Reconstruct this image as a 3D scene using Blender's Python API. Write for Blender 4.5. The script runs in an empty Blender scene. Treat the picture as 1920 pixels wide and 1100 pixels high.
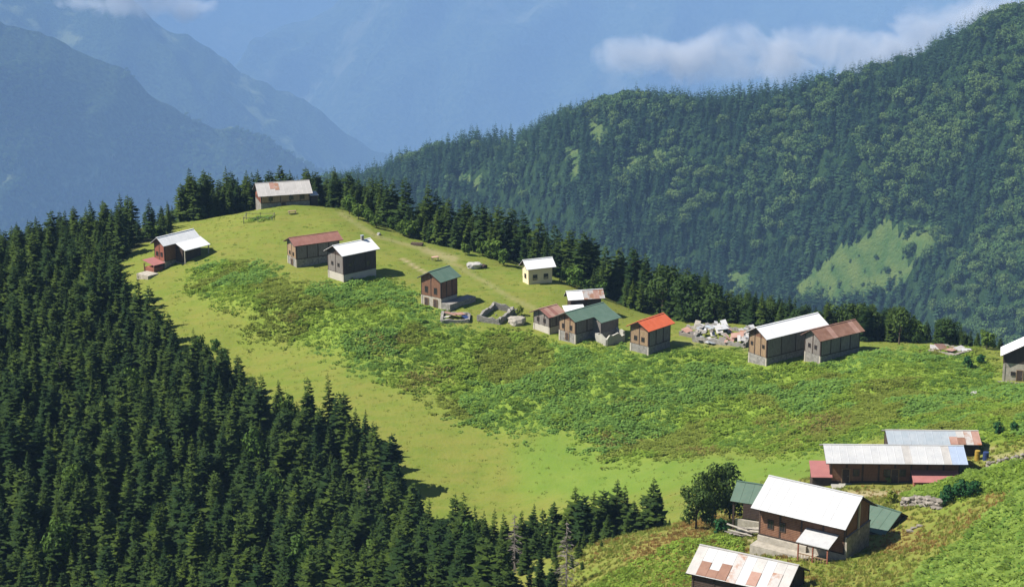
import bpy, bmesh, math, random
import numpy as np
from mathutils import Vector, Matrix, Euler

R = math.radians
SC = bpy.context.scene
COL = SC.collection
rng = np.random.default_rng(7)
random.seed(7)

# ------------------------------------------------------------------ camera, sky, sun, exposure
FPX = 3583.0                     # focal length in photograph pixels (1920 wide)
PITCH = math.atan(1000.0 / FPX)  # looking down
ZC = 120.0
SP, CP = math.sin(PITCH), math.cos(PITCH)
cam_d = bpy.data.cameras.new('camera')
cam_d.sensor_width = 36.0
cam_d.lens = 36.0 * FPX / 1920.0
cam_d.clip_start = 1.0
cam_d.clip_end = 80000.0
cam = bpy.data.objects.new('camera', cam_d)
COL.objects.link(cam)
cam.location = (0, 0, ZC)
cam.rotation_euler = (R(90) - PITCH, 0, 0)
SC.camera = cam

SUN_EL, SUN_AZ = R(49), R(10)    # sun from the left, a little behind the camera
sdir = Vector((-math.cos(SUN_EL) * math.cos(SUN_AZ), -math.cos(SUN_EL) * math.sin(SUN_AZ), math.sin(SUN_EL)))
world = bpy.data.worlds.new('World')
SC.world = world
world.use_nodes = True
wn, wl = world.node_tree.nodes, world.node_tree.links
sky = wn.new('ShaderNodeTexSky')
sky.sky_type = 'NISHITA'
sky.sun_disc = False
sky.sun_elevation = SUN_EL
sky.sun_rotation = math.atan2(sdir.x, sdir.y) % (2 * math.pi)
sky.altitude = 2000
bgn = wn['Background']
wl.new(sky.outputs['Color'], bgn.inputs['Color'])
bgn.inputs['Strength'].default_value = 0.068
sun_d = bpy.data.lights.new('sun', 'SUN')
sun_d.energy = 5.0
sun_d.angle = R(0.5)
sun_d.color = (1.0, 0.95, 0.86)
sun = bpy.data.objects.new('sun', sun_d)
COL.objects.link(sun)
sun.rotation_euler = sdir.to_track_quat('Z', 'Y').to_euler()
sun.location = (0, 0, 600)
SC.view_settings.view_transform = 'Standard'
SC.view_settings.look = 'None'
SC.view_settings.exposure = 0.85
SC.view_settings.gamma = 1.0
SC.cycles.max_bounces = 5
SC.cycles.diffuse_bounces = 2
SC.cycles.glossy_bounces = 2
SC.cycles.transmission_bounces = 2
SC.cycles.volume_bounces = 1
SC.cycles.transparent_max_bounces = 8
SC.cycles.use_denoising = True
PRINT = False
HAZE_COL, HAZE_D = (0.33, 0.54, 0.87, 1), 0.69e-4

# ------------------------------------------------------------------ image <-> place
def ratio(py):
    v = (550.0 - np.asarray(py, float)) / FPX
    return (-SP + v * CP) / (CP + v * SP)
def unproj(px, py, Y):
    v = (550.0 - np.asarray(py, float)) / FPX
    u = (np.asarray(px, float) - 960.0) / FPX
    t = np.asarray(Y, float) / (CP + v * SP)
    return np.stack(np.broadcast_arrays(u * t, np.asarray(Y, float), ZC + (-SP + v * CP) * t), -1)
def on_plane(px, py, z):
    r = ratio(py)
    return unproj(px, py, (z - ZC) / r)
def proj(P):
    P = np.asarray(P, float)
    x, y, z = P[..., 0], P[..., 1], P[..., 2] - ZC
    d = y * CP - z * SP
    return 960 + FPX * x / d, 550 - FPX * (y * SP + z * CP) / d
def z_at(py, Y):
    return ZC + Y * ratio(py)

# ------------------------------------------------------------------ numpy noise
def _hash(ix, iy, seed):
    h = (ix.astype(np.int64) * 374761393 + iy.astype(np.int64) * 668265263 + seed * 974711) & 0x7fffffff
    h = ((h ^ (h >> 13)) * 1274126177) & 0x7fffffff
    h = (h ^ (h >> 16)) & 0xffff
    return h / 65535.0
def vnoise(x, y, seed=0):
    x = np.asarray(x, float); y = np.asarray(y, float)
    ix, iy = np.floor(x), np.floor(y)
    fx, fy = x - ix, y - iy
    fx, fy = fx * fx * (3 - 2 * fx), fy * fy * (3 - 2 * fy)
    a, b = _hash(ix, iy, seed), _hash(ix + 1, iy, seed)
    c, d = _hash(ix, iy + 1, seed), _hash(ix + 1, iy + 1, seed)
    return (a * (1 - fx) + b * fx) * (1 - fy) + (c * (1 - fx) + d * fx) * fy
def fbm(x, y, seed=0, o=4):
    s, a, n = 0, 0.5, 0
    for k in range(o):
        s = s + a * vnoise(x * 2 ** k, y * 2 ** k, seed + 17 * k); n += a; a *= 0.5
    return s / n
def inpoly(px, py, poly):
    px = np.asarray(px, float); py = np.asarray(py, float)
    r = np.zeros(np.broadcast(px, py).shape, bool)
    n = len(poly)
    for i in range(n):
        x0, y0 = poly[i]; x1, y1 = poly[(i + 1) % n]
        if y0 == y1: continue
        c = ((y0 > py) != (y1 > py)) & (px < (x1 - x0) * (py - y0) / (y1 - y0) + x0)
        r ^= c
    return r

# ------------------------------------------------------------------ objects
def tag(o, label=None, cat=None, group=None, kind=None):
    if label: o['label'] = label
    if cat: o['category'] = cat
    if group: o['group'] = group
    if kind: o['kind'] = kind
    return o
def empty(name, loc=(0, 0, 0), rz=0.0):
    o = bpy.data.objects.new(name, None)
    o.empty_display_size = 0.5
    o.location = loc; o.rotation_euler = (0, 0, rz)
    COL.objects.link(o)
    return o
def link(name, me, parent=None, loc=(0, 0, 0), rot=(0, 0, 0), scl=(1, 1, 1)):
    o = bpy.data.objects.new(name, me)
    COL.objects.link(o)
    o.location = loc; o.rotation_euler = rot; o.scale = scl
    if parent is not None: o.parent = parent
    return o
def mesh_np(name, verts, faces, mat=None, smooth=False):
    me = bpy.data.meshes.new(name)
    verts = np.asarray(verts, np.float32)
    if isinstance(faces, np.ndarray):
        n, k = faces.shape
        me.vertices.add(len(verts)); me.vertices.foreach_set('co', verts.ravel())
        me.loops.add(n * k); me.loops.foreach_set('vertex_index', faces.astype(np.int32).ravel())
        me.polygons.add(n); me.polygons.foreach_set('loop_start', (np.arange(n) * k).astype(np.int32))
        me.update(calc_edges=True)
    else:
        me.from_pydata([tuple(map(float, v)) for v in verts], [], [tuple(int(i) for i in f) for f in faces])
        me.update()
    if smooth: me.polygons.foreach_set('use_smooth', np.ones(len(me.polygons), bool))
    if mat: me.materials.append(mat)
    return me
class MB:
    """collects boxes, prisms and tubes, builds one mesh"""
    def __init__(s): s.v, s.f = [], []
    def add(s, vs, fs):
        n = len(s.v); s.v += [tuple(v) for v in vs]; s.f += [tuple(n + i for i in f) for f in fs]; return s
    def box(s, x0, x1, y0, y1, z0, z1):
        return s.add([(x0, y0, z0), (x1, y0, z0), (x1, y1, z0), (x0, y1, z0), (x0, y0, z1), (x1, y0, z1), (x1, y1, z1), (x0, y1, z1)],
                     [(0, 3, 2, 1), (4, 5, 6, 7), (0, 1, 5, 4), (1, 2, 6, 5), (2, 3, 7, 6), (3, 0, 4, 7)])
    def tube(s, a, b, ra, rb, n=6):
        a, b = Vector(a), Vector(b); d = (b - a).normalized()
        p = d.orthogonal().normalized(); q = d.cross(p)
        vs = [a + (p * math.cos(6.2832 * i / n) + q * math.sin(6.2832 * i / n)) * ra for i in range(n)]
        vs += [b + (p * math.cos(6.2832 * i / n) + q * math.sin(6.2832 * i / n)) * rb for i in range(n)]
        fs = [(i, (i + 1) % n, n + (i + 1) % n, n + i) for i in range(n)] + [tuple(range(n - 1, -1, -1)), tuple(range(n, 2 * n))]
        return s.add(vs, fs)
    def mesh(s, name, mat=None, bevel=0.0, jitter=0.0):
        me = bpy.data.meshes.new(name)
        me.from_pydata(s.v, [], s.f); me.update()
        bm = bmesh.new(); bm.from_mesh(me)
        bmesh.ops.recalc_face_normals(bm, faces=bm.faces)
        if bevel: bmesh.ops.bevel(bm, geom=list(bm.edges), offset=bevel, segments=1, affect='EDGES')
        if jitter:
            for v in bm.verts: v.co += Vector((random.uniform(-1, 1), random.uniform(-1, 1), random.uniform(-1, 1))) * jitter
        bm.to_mesh(me); bm.free()
        if mat: me.materials.append(mat)
        return me
    def build(s, name, mat, parent=None, bevel=0.0, jitter=0.0, **k):
        return link(name, s.mesh(name, mat, bevel, jitter), parent, **k)

# ------------------------------------------------------------------ materials
MATS = {}
class NT:
    def __init__(s, name):
        s.m = bpy.data.materials.new(name); s.m.use_nodes = True
        s.t = s.m.node_tree; s.n = s.t.nodes; s.l = s.t.links
        s.b = s.n['Principled BSDF']
        s.b.inputs['Roughness'].default_value = 0.85
        s.b.inputs['Specular IOR Level'].default_value = 0.25
        MATS[name] = s.m
    def new(s, t, **k):
        nd = s.n.new(t)
        for a, b in k.items(): setattr(nd, a, b)
        return nd
    def put(s, sock, v):
        if isinstance(v, bpy.types.NodeSocket): s.l.new(v, sock)
        elif isinstance(v, (tuple, list)) and len(v) == 3 and sock.type == 'RGBA': sock.default_value = (*v, 1)
        else: sock.default_value = v
    def mix(s, f, a, b, mode='MIX'):
        nd = s.new('ShaderNodeMix', data_type='RGBA', blend_type=mode)
        s.put(nd.inputs[0], f); s.put(nd.inputs[6], a); s.put(nd.inputs[7], b)
        return nd.outputs[2]
    def math(s, op, a, b=0.0, clamp=False):
        nd = s.new('ShaderNodeMath', operation=op, use_clamp=clamp)
        s.put(nd.inputs[0], a); s.put(nd.inputs[1], b)
        return nd.outputs[0]
    def ramp(s, f, lo, hi):
        nd = s.new('ShaderNodeMapRange', clamp=True)
        s.put(nd.inputs[0], f); nd.inputs[1].default_value = lo; nd.inputs[2].default_value = hi
        return nd.outputs[0]
    def coord(s, which='Object', scale=(1, 1, 1)):
        tc = s.new('ShaderNodeTexCoord') if which != 'World' else s.new('ShaderNodeNewGeometry')
        o = tc.outputs[which] if which != 'World' else tc.outputs['Position']
        mp = s.new('ShaderNodeMapping'); s.l.new(o, mp.inputs[0]); mp.inputs[3].default_value = scale
        return mp.outputs[0]
    def noise(s, vec, scale, detail=4, rough=0.55):
        nd = s.new('ShaderNodeTexNoise'); s.l.new(vec, nd.inputs['Vector'])
        nd.inputs['Scale'].default_value = scale; nd.inputs['Detail'].default_value = detail; nd.inputs['Roughness'].default_value = rough
        return nd.outputs[0]
    def attr(s, name): return s.new('ShaderNodeAttribute', attribute_name=name).outputs['Fac']
    def rand(s): return s.new('ShaderNodeObjectInfo').outputs['Random']
    def island(s): return s.new('ShaderNodeNewGeometry').outputs['Random Per Island']
    def color(s, v): s.put(s.b.inputs['Base Color'], v)
    def bump(s, h, st=0.4, dist=0.05):
        nd = s.new('ShaderNodeBump'); nd.inputs['Strength'].default_value = st; nd.inputs['Distance'].default_value = dist
        s.l.new(h, nd.inputs['Height']); s.l.new(nd.outputs[0], s.b.inputs['Normal'])

def m_foliage(name, a, b, c=None, transl=0.25):
    t = NT(name)
    col = t.mix(t.rand(), a, b)
    col = t.mix(t.math('MULTIPLY', t.island(), 0.75), col, c or tuple(x * 0.45 for x in a))
    t.color(col)
    t.b.inputs['Roughness'].default_value = 0.7
    t.b.inputs['Specular IOR Level'].default_value = 0.15
    if transl:
        tr = t.new('ShaderNodeBsdfTranslucent'); t.l.new(col, tr.inputs[0])
        mx = t.new('ShaderNodeMixShader'); mx.inputs[0].default_value = transl
        t.l.new(t.b.outputs[0], mx.inputs[1]); t.l.new(tr.outputs[0], mx.inputs[2])
        t.l.new(mx.outputs[0], t.n['Material Output'].inputs[0])
    return t.m
m_foliage('spruce_needles', (0.020, 0.046, 0.009), (0.078, 0.118, 0.014), (0.010, 0.026, 0.007))
m_foliage('broadleaf', (0.055, 0.115, 0.016), (0.110, 0.170, 0.022), (0.030, 0.068, 0.012))
m_foliage('belt_leaf', (0.034, 0.072, 0.013), (0.075, 0.115, 0.018), (0.020, 0.042, 0.010))
m_foliage('bush_dark', (0.020, 0.085, 0.022), (0.030, 0.105, 0.028), (0.012, 0.05, 0.016))
m_foliage('bush_yellow', (0.19, 0.23, 0.03), (0.20, 0.24, 0.03), (0.10, 0.13, 0.02))
m_foliage('bush_grey', (0.075, 0.125, 0.062), (0.085, 0.135, 0.068), (0.04, 0.075, 0.04))
m_foliage('far_needles', (0.008, 0.036, 0.016), (0.046, 0.098, 0.032), (0.006, 0.022, 0.012), 0.15)
m_foliage('far_broadleaf', (0.050, 0.110, 0.028), (0.115, 0.175, 0.040), (0.026, 0.060, 0.018), 0.15)
m_foliage('weed_green', (0.185, 0.290, 0.036), (0.250, 0.345, 0.044), (0.140, 0.220, 0.030), 0.4)
m_foliage('weed_blue', (0.165, 0.300, 0.062), (0.215, 0.350, 0.072), (0.125, 0.230, 0.046), 0.4)
m_foliage('weed_olive', (0.200, 0.255, 0.042), (0.255, 0.300, 0.050), (0.155, 0.195, 0.034), 0.4)
m_foliage('weed_brown', (0.215, 0.190, 0.052), (0.250, 0.210, 0.060), (0.170, 0.155, 0.042), 0.4)
m_foliage('weed_dark', (0.110, 0.205, 0.032), (0.145, 0.245, 0.038), (0.08, 0.15, 0.024), 0.4)
m_foliage('weed_orange', (0.340, 0.190, 0.062), (0.300, 0.225, 0.070), (0.240, 0.150, 0.050))
m_foliage('grass_dry', (0.300, 0.290, 0.070), (0.350, 0.310, 0.085), (0.220, 0.225, 0.052))
m_foliage('leaf_near', (0.190, 0.290, 0.050), (0.270, 0.360, 0.066), (0.125, 0.205, 0.034), 0.4)
m_foliage('grass_blade', (0.160, 0.190, 0.036), (0.195, 0.210, 0.044), (0.135, 0.168, 0.030))

def m_plain(name, c, rough=0.85, var=0.25, scale=1.5, bump=0.0, spec=0.25, rnd=0.15):
    t = NT(name)
    n = t.noise(t.coord('Object'), scale, 5)
    col = t.mix(t.ramp(n, 0.3, 0.7), tuple(x * (1 - var) for x in c), tuple(min(1, x * (1 + var * 0.6)) for x in c))
    col = t.mix(t.math('MULTIPLY', t.rand(), rnd * 2), col, tuple(x * 0.6 for x in c))
    t.color(col)
    t.b.inputs['Roughness'].default_value = rough
    t.b.inputs['Specular IOR Level'].default_value = spec
    if bump: t.bump(t.noise(t.coord('Object'), scale * 6, 4), 0.6, bump)
    return t.m
def m_wood(name, c, c2):
    t = NT(name)
    v = t.coord('Object', (1, 1, 0.25))
    n = t.noise(v, 5.0, 5)
    col = t.mix(t.ramp(n, 0.32, 0.68), c, c2)
    col = t.mix(t.math('MULTIPLY', t.rand(), 0.35), col, tuple(x * 0.55 for x in c))
    w = t.new('ShaderNodeTexWave', bands_direction='Z'); t.l.new(t.coord('Object'), w.inputs['Vector'])
    w.inputs['Scale'].default_value = 1.6; w.inputs['Distortion'].default_value = 0.4
    col = t.mix(t.ramp(w.outputs['Fac'], 0.0, 0.12), tuple(x * 0.35 for x in c), col)
    t.color(col)
    t.bump(w.outputs['Fac'], 0.35, 0.03)
    return t.m
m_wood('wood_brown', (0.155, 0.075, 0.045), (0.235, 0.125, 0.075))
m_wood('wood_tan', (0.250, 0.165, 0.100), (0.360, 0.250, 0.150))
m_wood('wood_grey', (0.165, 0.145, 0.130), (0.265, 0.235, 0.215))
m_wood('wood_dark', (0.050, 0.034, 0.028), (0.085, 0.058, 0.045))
m_wood('wood_red', (0.250, 0.085, 0.055), (0.330, 0.130, 0.085))
m_plain('stone_grey', (0.24, 0.225, 0.205), 0.95, 0.45, 2.2, 0.06)
m_plain('stone_pale', (0.38, 0.345, 0.29), 0.95, 0.30, 1.8, 0.05)
m_plain('stone_rubble', (0.27, 0.24, 0.205), 0.95, 0.45, 1.2, 0.06, rnd=0.5)
m_plain('concrete', (0.36, 0.345, 0.30), 0.9, 0.22, 0.8, 0.02)
m_plain('plaster_yellow', (0.66, 0.56, 0.36), 0.9, 0.10, 0.6)
m_plain('plaster_white', (0.46, 0.42, 0.36), 0.9, 0.12, 0.8)
m_plain('stone_white', (0.40, 0.385, 0.36), 0.9, 0.3, 1.2, 0.05)
m_plain('bark', (0.085, 0.062, 0.045), 0.95, 0.4, 3.0)
m_plain('dead_wood', (0.235, 0.205, 0.175), 0.95, 0.25, 2.0)
m_plain('paint_yellow', (0.36, 0.24, 0.04), 0.5, 0.1, 1.0)
m_plain('paint_blue', (0.03, 0.05, 0.14), 0.5, 0.1, 1.0)
m_plain('cloth_white', (0.75, 0.74, 0.72), 0.8, 0.08, 1.5)
m_plain('cloth_red', (0.45, 0.12, 0.09), 0.8, 0.1, 1.5)
m_plain('skin', (0.45, 0.28, 0.20), 0.7, 0.05, 2.0)
m_plain('tarp_pink', (0.55, 0.33, 0.27), 0.7, 0.1, 1.0)
t = NT('glass_dark'); t.color((0.018, 0.020, 0.024)); t.b.inputs['Roughness'].default_value = 0.12; t.b.inputs['Specular IOR Level'].default_value = 0.6

def m_roof(name, c, c2, rust=0.0, rough=0.5, rustc=(0.30, 0.12, 0.055), var=0.10):
    t = NT(name)
    v = t.coord('World')
    n = t.noise(v, 0.9, 5)
    col = t.mix(t.ramp(n, 0.35, 0.7), c, c2)
    col = t.mix(t.math('MULTIPLY', t.rand(), var), col, tuple(x * 0.5 for x in c))
    st = t.noise(t.coord('World', (3, 3, 0.7)), 1.2, 5)
    col = t.mix(t.math('MULTIPLY', t.ramp(st, 0.52, 0.75), 0.35), col, tuple(0.55 * a + 0.2 * b for a, b in zip(c, rustc)))
    if rust:
        rn = t.noise(v, 0.45, 6, 0.65)
        col = t.mix(t.ramp(rn, 0.72 - rust * 0.4, 0.82 - rust * 0.4), col, rustc)
    t.color(col)
    t.b.inputs['Roughness'].default_value = rough
    t.b.inputs['Specular IOR Level'].default_value = 0.4
    return t.m
m_roof('roof_white', (0.40, 0.405, 0.415), (0.46, 0.46, 0.46))
m_roof('roof_bright', (0.66, 0.665, 0.67), (0.73, 0.73, 0.73), var=0.05)
m_roof('roof_white_worn', (0.36, 0.345, 0.33), (0.43, 0.41, 0.39), 0.18)
m_roof('roof_white_rusty', (0.38, 0.36, 0.345), (0.44, 0.415, 0.40), 0.62, rustc=(0.28, 0.15, 0.095))
m_roof('roof_rust', (0.185, 0.092, 0.060), (0.260, 0.145, 0.102), 0.3, rough=0.7)
m_roof('roof_rust_pink', (0.300, 0.165, 0.125), (0.370, 0.235, 0.190), 0.3, rough=0.7)
m_roof('roof_brown_red', (0.215, 0.095, 0.072), (0.260, 0.125, 0.098), 0.0, rough=0.6)
m_roof('roof_red', (0.520, 0.105, 0.040), (0.580, 0.130, 0.054), 0.0, rough=0.5, var=0.05)
m_roof('roof_pink', (0.300, 0.118, 0.112), (0.350, 0.142, 0.132), 0.0, rough=0.55, var=0.05)
m_roof('roof_green', (0.085, 0.145, 0.105), (0.110, 0.170, 0.130), 0.0, rough=0.5, var=0.1)
m_roof('roof_green_dark', (0.060, 0.105, 0.075), (0.075, 0.125, 0.090), 0.0, rough=0.55, var=0.1)
m_roof('roof_blue_white', (0.29, 0.35, 0.46), (0.32, 0.38, 0.49), 0.0)
m_roof('roof_zinc', (0.27, 0.31, 0.345), (0.33, 0.36, 0.39), 0.12)

# ground: vegetation kinds come as point attributes worked out where the plants really grow
def m_ground():
    t = NT('meadow')
    w = t.coord('World')
    big, mid, fine = t.noise(w, 0.035, 5), t.noise(w, 0.22, 5), t.noise(w, 1.6, 5, 0.65)
    g1 = t.mix(t.ramp(big, 0.35, 0.65), (0.122, 0.164, 0.028), (0.162, 0.186, 0.037))
    g1 = t.mix(t.math('MULTIPLY', t.ramp(mid, 0.45, 0.75), 0.7), g1, (0.185, 0.165, 0.044))
    g1 = t.mix(t.math('MULTIPLY', t.ramp(fine, 0.40, 0.70), 0.5), g1, (0.115, 0.155, 0.022))
    st = t.noise(t.coord('World', (0.35, 1.0, 1.0)), 0.5, 5, 0.6)
    g1 = t.mix(t.math('MULTIPLY', t.ramp(st, 0.42, 0.62), 0.45), g1, (0.180, 0.176, 0.042))
    g1 = t.mix(t.math('MULTIPLY', t.ramp(st, 0.50, 0.34), 0.35), g1, (0.105, 0.150, 0.024))
    gb = t.mix(t.ramp(mid, 0.35, 0.7), (0.108, 0.172, 0.027), (0.138, 0.190, 0.035))
    gb = t.mix(t.math('MULTIPLY', t.ramp(fine, 0.45, 0.75), 0.4), gb, (0.110, 0.170, 0.024))
    col = t.mix(t.attr('bright'), g1, gb)
    wd = t.mix(t.ramp(mid, 0.35, 0.65), (0.140, 0.215, 0.030), (0.175, 0.225, 0.036))
    wd = t.mix(t.math('MULTIPLY', t.ramp(fine, 0.40, 0.72), 0.7), wd, (0.105, 0.165, 0.024))
    col = t.mix(t.attr('weed'), col, wd)
    ru = t.mix(t.ramp(fine, 0.35, 0.65), (0.200, 0.160, 0.048), (0.165, 0.170, 0.040))
    col = t.mix(t.attr('rust'), col, ru)
    di = t.mix(t.ramp(fine, 0.35, 0.65), (0.300, 0.240, 0.130), (0.360, 0.300, 0.190))
    col = t.mix(t.attr('dirt'), col, di)
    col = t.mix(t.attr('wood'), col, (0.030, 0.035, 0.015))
    t.color(col)
    t.b.inputs['Roughness'].default_value = 0.95
    t.b.inputs['Specular IOR Level'].default_value = 0.05
    t.bump(fine, 0.7, 0.2)
m_ground()
def m_far(name, dark, light, grass, sc, bumpd, gl=0.55):
    t = NT(name)
    w = t.coord('World')
    big, mid, fine = t.noise(w, 0.55 * sc, 4), t.noise(w, 2.2 * sc, 5, 0.6), t.noise(w, 14 * sc, 5, 0.7)
    col = t.mix(t.ramp(fine, 0.38, 0.62), dark, light)
    gm = t.math('ADD', t.math('MULTIPLY', big, 0.6), t.math('MULTIPLY', mid, 0.4))
    col = t.mix(t.ramp(gm, gl, gl + 0.08), col, grass)
    t.color(col)
    t.b.inputs['Specular IOR Level'].default_value = 0.05
    t.bump(fine, 1.0, bumpd)
m_far('hill_ground', (0.010, 0.026, 0.008), (0.022, 0.045, 0.012), (0.030, 0.060, 0.014), 0.009, 3.0, 0.62)
m_far('mountain_near', (0.008, 0.022, 0.008), (0.060, 0.095, 0.032), (0.190, 0.220, 0.090), 0.0030, 40.0, 0.56)
m_far('mountain_far', (0.016, 0.036, 0.016), (0.085, 0.115, 0.050), (0.150, 0.160, 0.090), 0.0014, 60.0, 0.55)
t = NT('clearing')
cn = t.noise(t.coord('World'), 0.06, 6)
t.color(t.mix(t.ramp(cn, 0.35, 0.65), (0.036, 0.080, 0.015), (0.080, 0.115, 0.024)))
t.bump(t.noise(t.coord('World'), 0.35, 5), 1.0, 2.5)
# ------------------------------------------------------------------ where the buildings stand
# near base corner B, its distance Y, eave corners C (near), S (to the right), G (to the left), height of the ridge
def solve(B, Y, C, S=None, G=None, apex=None, ridge='X', th=None, L=None, W=None):
    b = unproj(B[0], B[1], Y)
    ze = z_at(C[1], Y)
    c = on_plane(C[0], C[1], ze)
    angs = []
    if S is not None:
        s = on_plane(S[0], S[1], ze) - c
        L = L or float(np.hypot(s[0], s[1])); angs.append((math.atan2(s[1], s[0]), L))
    if G is not None:
        g = on_plane(G[0], G[1], ze) - c
        W = W or float(np.hypot(g[0], g[1])); angs.append((math.atan2(g[1], g[0]) - math.pi / 2, W))
    if th is None:
        ws = sum(w for _, w in angs); th = sum(a * w for a, w in angs) / ws
    ex = np.array([math.cos(th), math.sin(th)]); ey = np.array([-ex[1], ex[0]])
    mid = c[:2] + (ey * W / 2 if ridge == 'X' else ex * L / 2)
    zr = z_at(apex, mid[1])
    return dict(c=c, th=th, L=L, W=W, z0=float(b[2]), he=float(ze - b[2]), rise=float(zr - ze), ridge=ridge, ex=ex, ey=ey)

HS = {
 'top':    solve((488, 394), 430, (484, 369), (588, 364), (468, 358), 344, L=None, W=8.0),
 'left':   solve((312, 505), 392, (306, 462), (378, 445), (279, 457), 446),
 'brown':  solve((553, 504), 382, (551, 462), (647, 451), (524, 453), 446),
 'dark':   solve((643, 532), 371, (641, 481), (715, 467), (603, 471), 461),
 'green':  solve((825, 580), 355, (826, 530), (867, 518), (780, 521), 510),
 'yellow': solve((987, 536), 372, (987, 506), (1045, 501), (968, 498), 488),
 'rusty':  solve((1066, 590), 358, (1065, 563), (1136, 560), (1052, 555), 546),
 'pinkish': solve((1030, 630), 344, (1029, 596), (1066, 588), (989, 586), 579),
 'greenl': solve((1080, 644), 338, (1078, 604), (1157, 586), (1034, 595), 586),
 'red':    solve((1217, 670), 330, (1216, 622), (1268, 606), (1172, 612), 603),
 'white':  solve((1438, 689), 320, (1437, 637), (1556, 609), (1394, 624), 614),
 'rust':   solve((1540, 683), 318, (1538, 640), (1627, 622), (1496, 629), 618),
 'edge':   solve((1874, 716), 296, (1877, 667), None, None, 646, 'Y', W=5.0, L=7.6, th=R(-14)),
 'long':   solve((1552, 912), 235, (1549, 868), (1818, 875), None, 833, th=R(-1.5), W=7.0),
 'upper':  solve((1668, 870), 243, (1665, 832), (1844, 839), None, 806, th=R(-1.5), W=5.5),
 'big':    solve((1588, 1057), 188, (1586, 993), (1660, 951), (1401, 956), 931, 'Y'),
 'bottom': solve((1478, 1150), 172, (1474, 1114), None, (1286, 1073), 1060, 'Y', L=6.6),
 'shedl':  solve((1442, 990), 204, (1440, 949), None, (1369, 938), 912, 'Y', L=5.0),
 'shedr':  solve((1662, 1034), 196, (1659, 1004), (1718, 974), None, 961, 'Y', W=4.5),
}
def footprint(h, m=0.0):
    c, ex, ey, L, W = h['c'][:2], h['ex'], h['ey'], h['L'], h['W']
    return [c - ex * m - ey * m, c + ex * (L + m) - ey * m, c + ex * (L + m) + ey * (W + m), c - ex * m + ey * (W + m)]
if PRINT:
    for k, h in HS.items():
        print('%-8s L %.1f W %.1f th %.0f he %.1f rise %.1f z0 %.1f at %.0f %.0f' % (k, h['L'], h['W'], math.degrees(h['th']), h['he'], h['rise'], h['z0'], *h['c'][:2]))

# ------------------------------------------------------------------ near ground: a height field through measured points
CTRL = [  # pixel x, pixel y, distance
 (400,418,427),(630,396,432),(560,420,415),(450,450,405),(680,470,395),(760,500,385),(860,540,370),(900,520,382),
 (340,560,372),(480,640,350),(600,690,335),(700,720,326),(750,850,300),(850,960,284),(1000,950,282),(1000,850,298),(900,700,330),
 (1150,750,312),(500,560,362),(700,620,345),(1600,780,285),(1300,780,305),(1850,780,262),(1450,880,268),(1250,880,280),(1300,960,250),
 (1860,862,240),(1225,1005,235),(1380,1000,212),(1330,985,216),
 (200,520,395),(100,540,390),(0,490,410),(0,650,350),(200,700,338),(0,850,300),(0,1100,255),(300,1100,250),(600,1100,245),(400,850,302),
 (800,1100,235),(950,1060,226),(0,1300,220),(600,1300,205),(900,1200,205),(-250,560,400),(-250,900,300),(-250,1200,240),
 (1100,1095,200),(1280,987,214),(1200,1060,198),(1400,1080,186),(1420,1025,195),(1662,1022,193),(1560,1100,172),(1750,1090,160),(1900,1090,140),
 (1900,950,175),(1900,870,205),(1750,960,198),(1700,1025,188),(1800,905,214),(1300,1110,178),(1000,1250,170),(2050,1000,150),(2050,800,240),(2100,700,290),(1640,920,233),
]
CREST = [(-250,520,402),(0,488,412),(150,452,425),(300,425,432),(470,396,440),(600,389,440),(680,405,428),(800,455,408),(950,490,397),
         (1100,545,380),(1250,603,364),(1400,610,350),(1600,640,334),(1750,647,326),(1880,660,313),(2050,672,308),(2250,690,305)]
pts = [unproj(*c) for c in CTRL] + [unproj(*c) for c in CREST]
for c in CREST:
    p = unproj(*c)
    for dy, dz in ((14, -3.5), (40, -17), (90, -50), (160, -100)):
        d = np.array([p[0] / p[1], 1.0]); pts.append(np.array([p[0] + d[0] * dy, p[1] + dy, p[2] + dz]))
for k, h in HS.items():
    z = h['z0']
    if k in ('bottom', 'shedr'): continue
    cs = footprint(h)
    pts.append(np.array([*cs[0], z]))
    if k in ('long', 'upper', 'big', 'edge', 'yellow', 'top', 'red', 'white'): pts.append(np.array([*cs[1], z + 0.3]))
for x, y, z in ((30,100,66),(100,100,72),(-60,120,40),(-160,150,5),(-230,250,-5),(220,150,75),(220,260,45),(220,330,25),(0,60,70),(-200,60,20),(220,60,95)):
    pts.append(np.array([x, y, z], float))
P = np.array(pts)
# drop near duplicates
keep = []
for i in range(len(P)):
    if all(np.hypot(*(P[i, :2] - P[j, :2])) > 3.0 for j in keep): keep.append(i)
P = P[keep]
S0 = 100.0
def tps(r):
    r = r / S0
    return np.where(r > 1e-9, r * r * np.log(np.maximum(r, 1e-9)), 0.0)
def fit(P, lam):
    n = len(P)
    K = tps(np.hypot(P[:, None, 0] - P[None, :, 0], P[:, None, 1] - P[None, :, 1])) + np.eye(n) * lam
    Q = np.c_[np.ones(n), P[:, :2] / S0]
    A = np.block([[K, Q], [Q.T, np.zeros((3, 3))]])
    w = np.linalg.solve(A, np.r_[P[:, 2], 0, 0, 0])
    def f(x, y):
        sh = np.shape(x); x = np.ravel(x); y = np.ravel(y)
        out = np.empty(len(x))
        for a in range(0, len(x), 43000):
            sl = slice(a, a + 43000)
            out[sl] = tps(np.hypot(x[sl, None] - P[None, :, 0], y[sl, None] - P[None, :, 1])) @ w[:n] + w[n] + (x[sl] * w[n + 1] + y[sl] * w[n + 2]) / S0
        return out.reshape(sh)
    return f
ground_f = fit(P, 0.0015)
GX0, GX1, GY0, GY1, GD = -215.0, 215.0, 80.0, 590.0, 1.0
gx = np.arange(GX0, GX1 + 0.01, GD); gy = np.arange(GY0, GY1 + 0.01, GD)
MX, MY = np.meshgrid(gx, gy)
cs_ = 4
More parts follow.
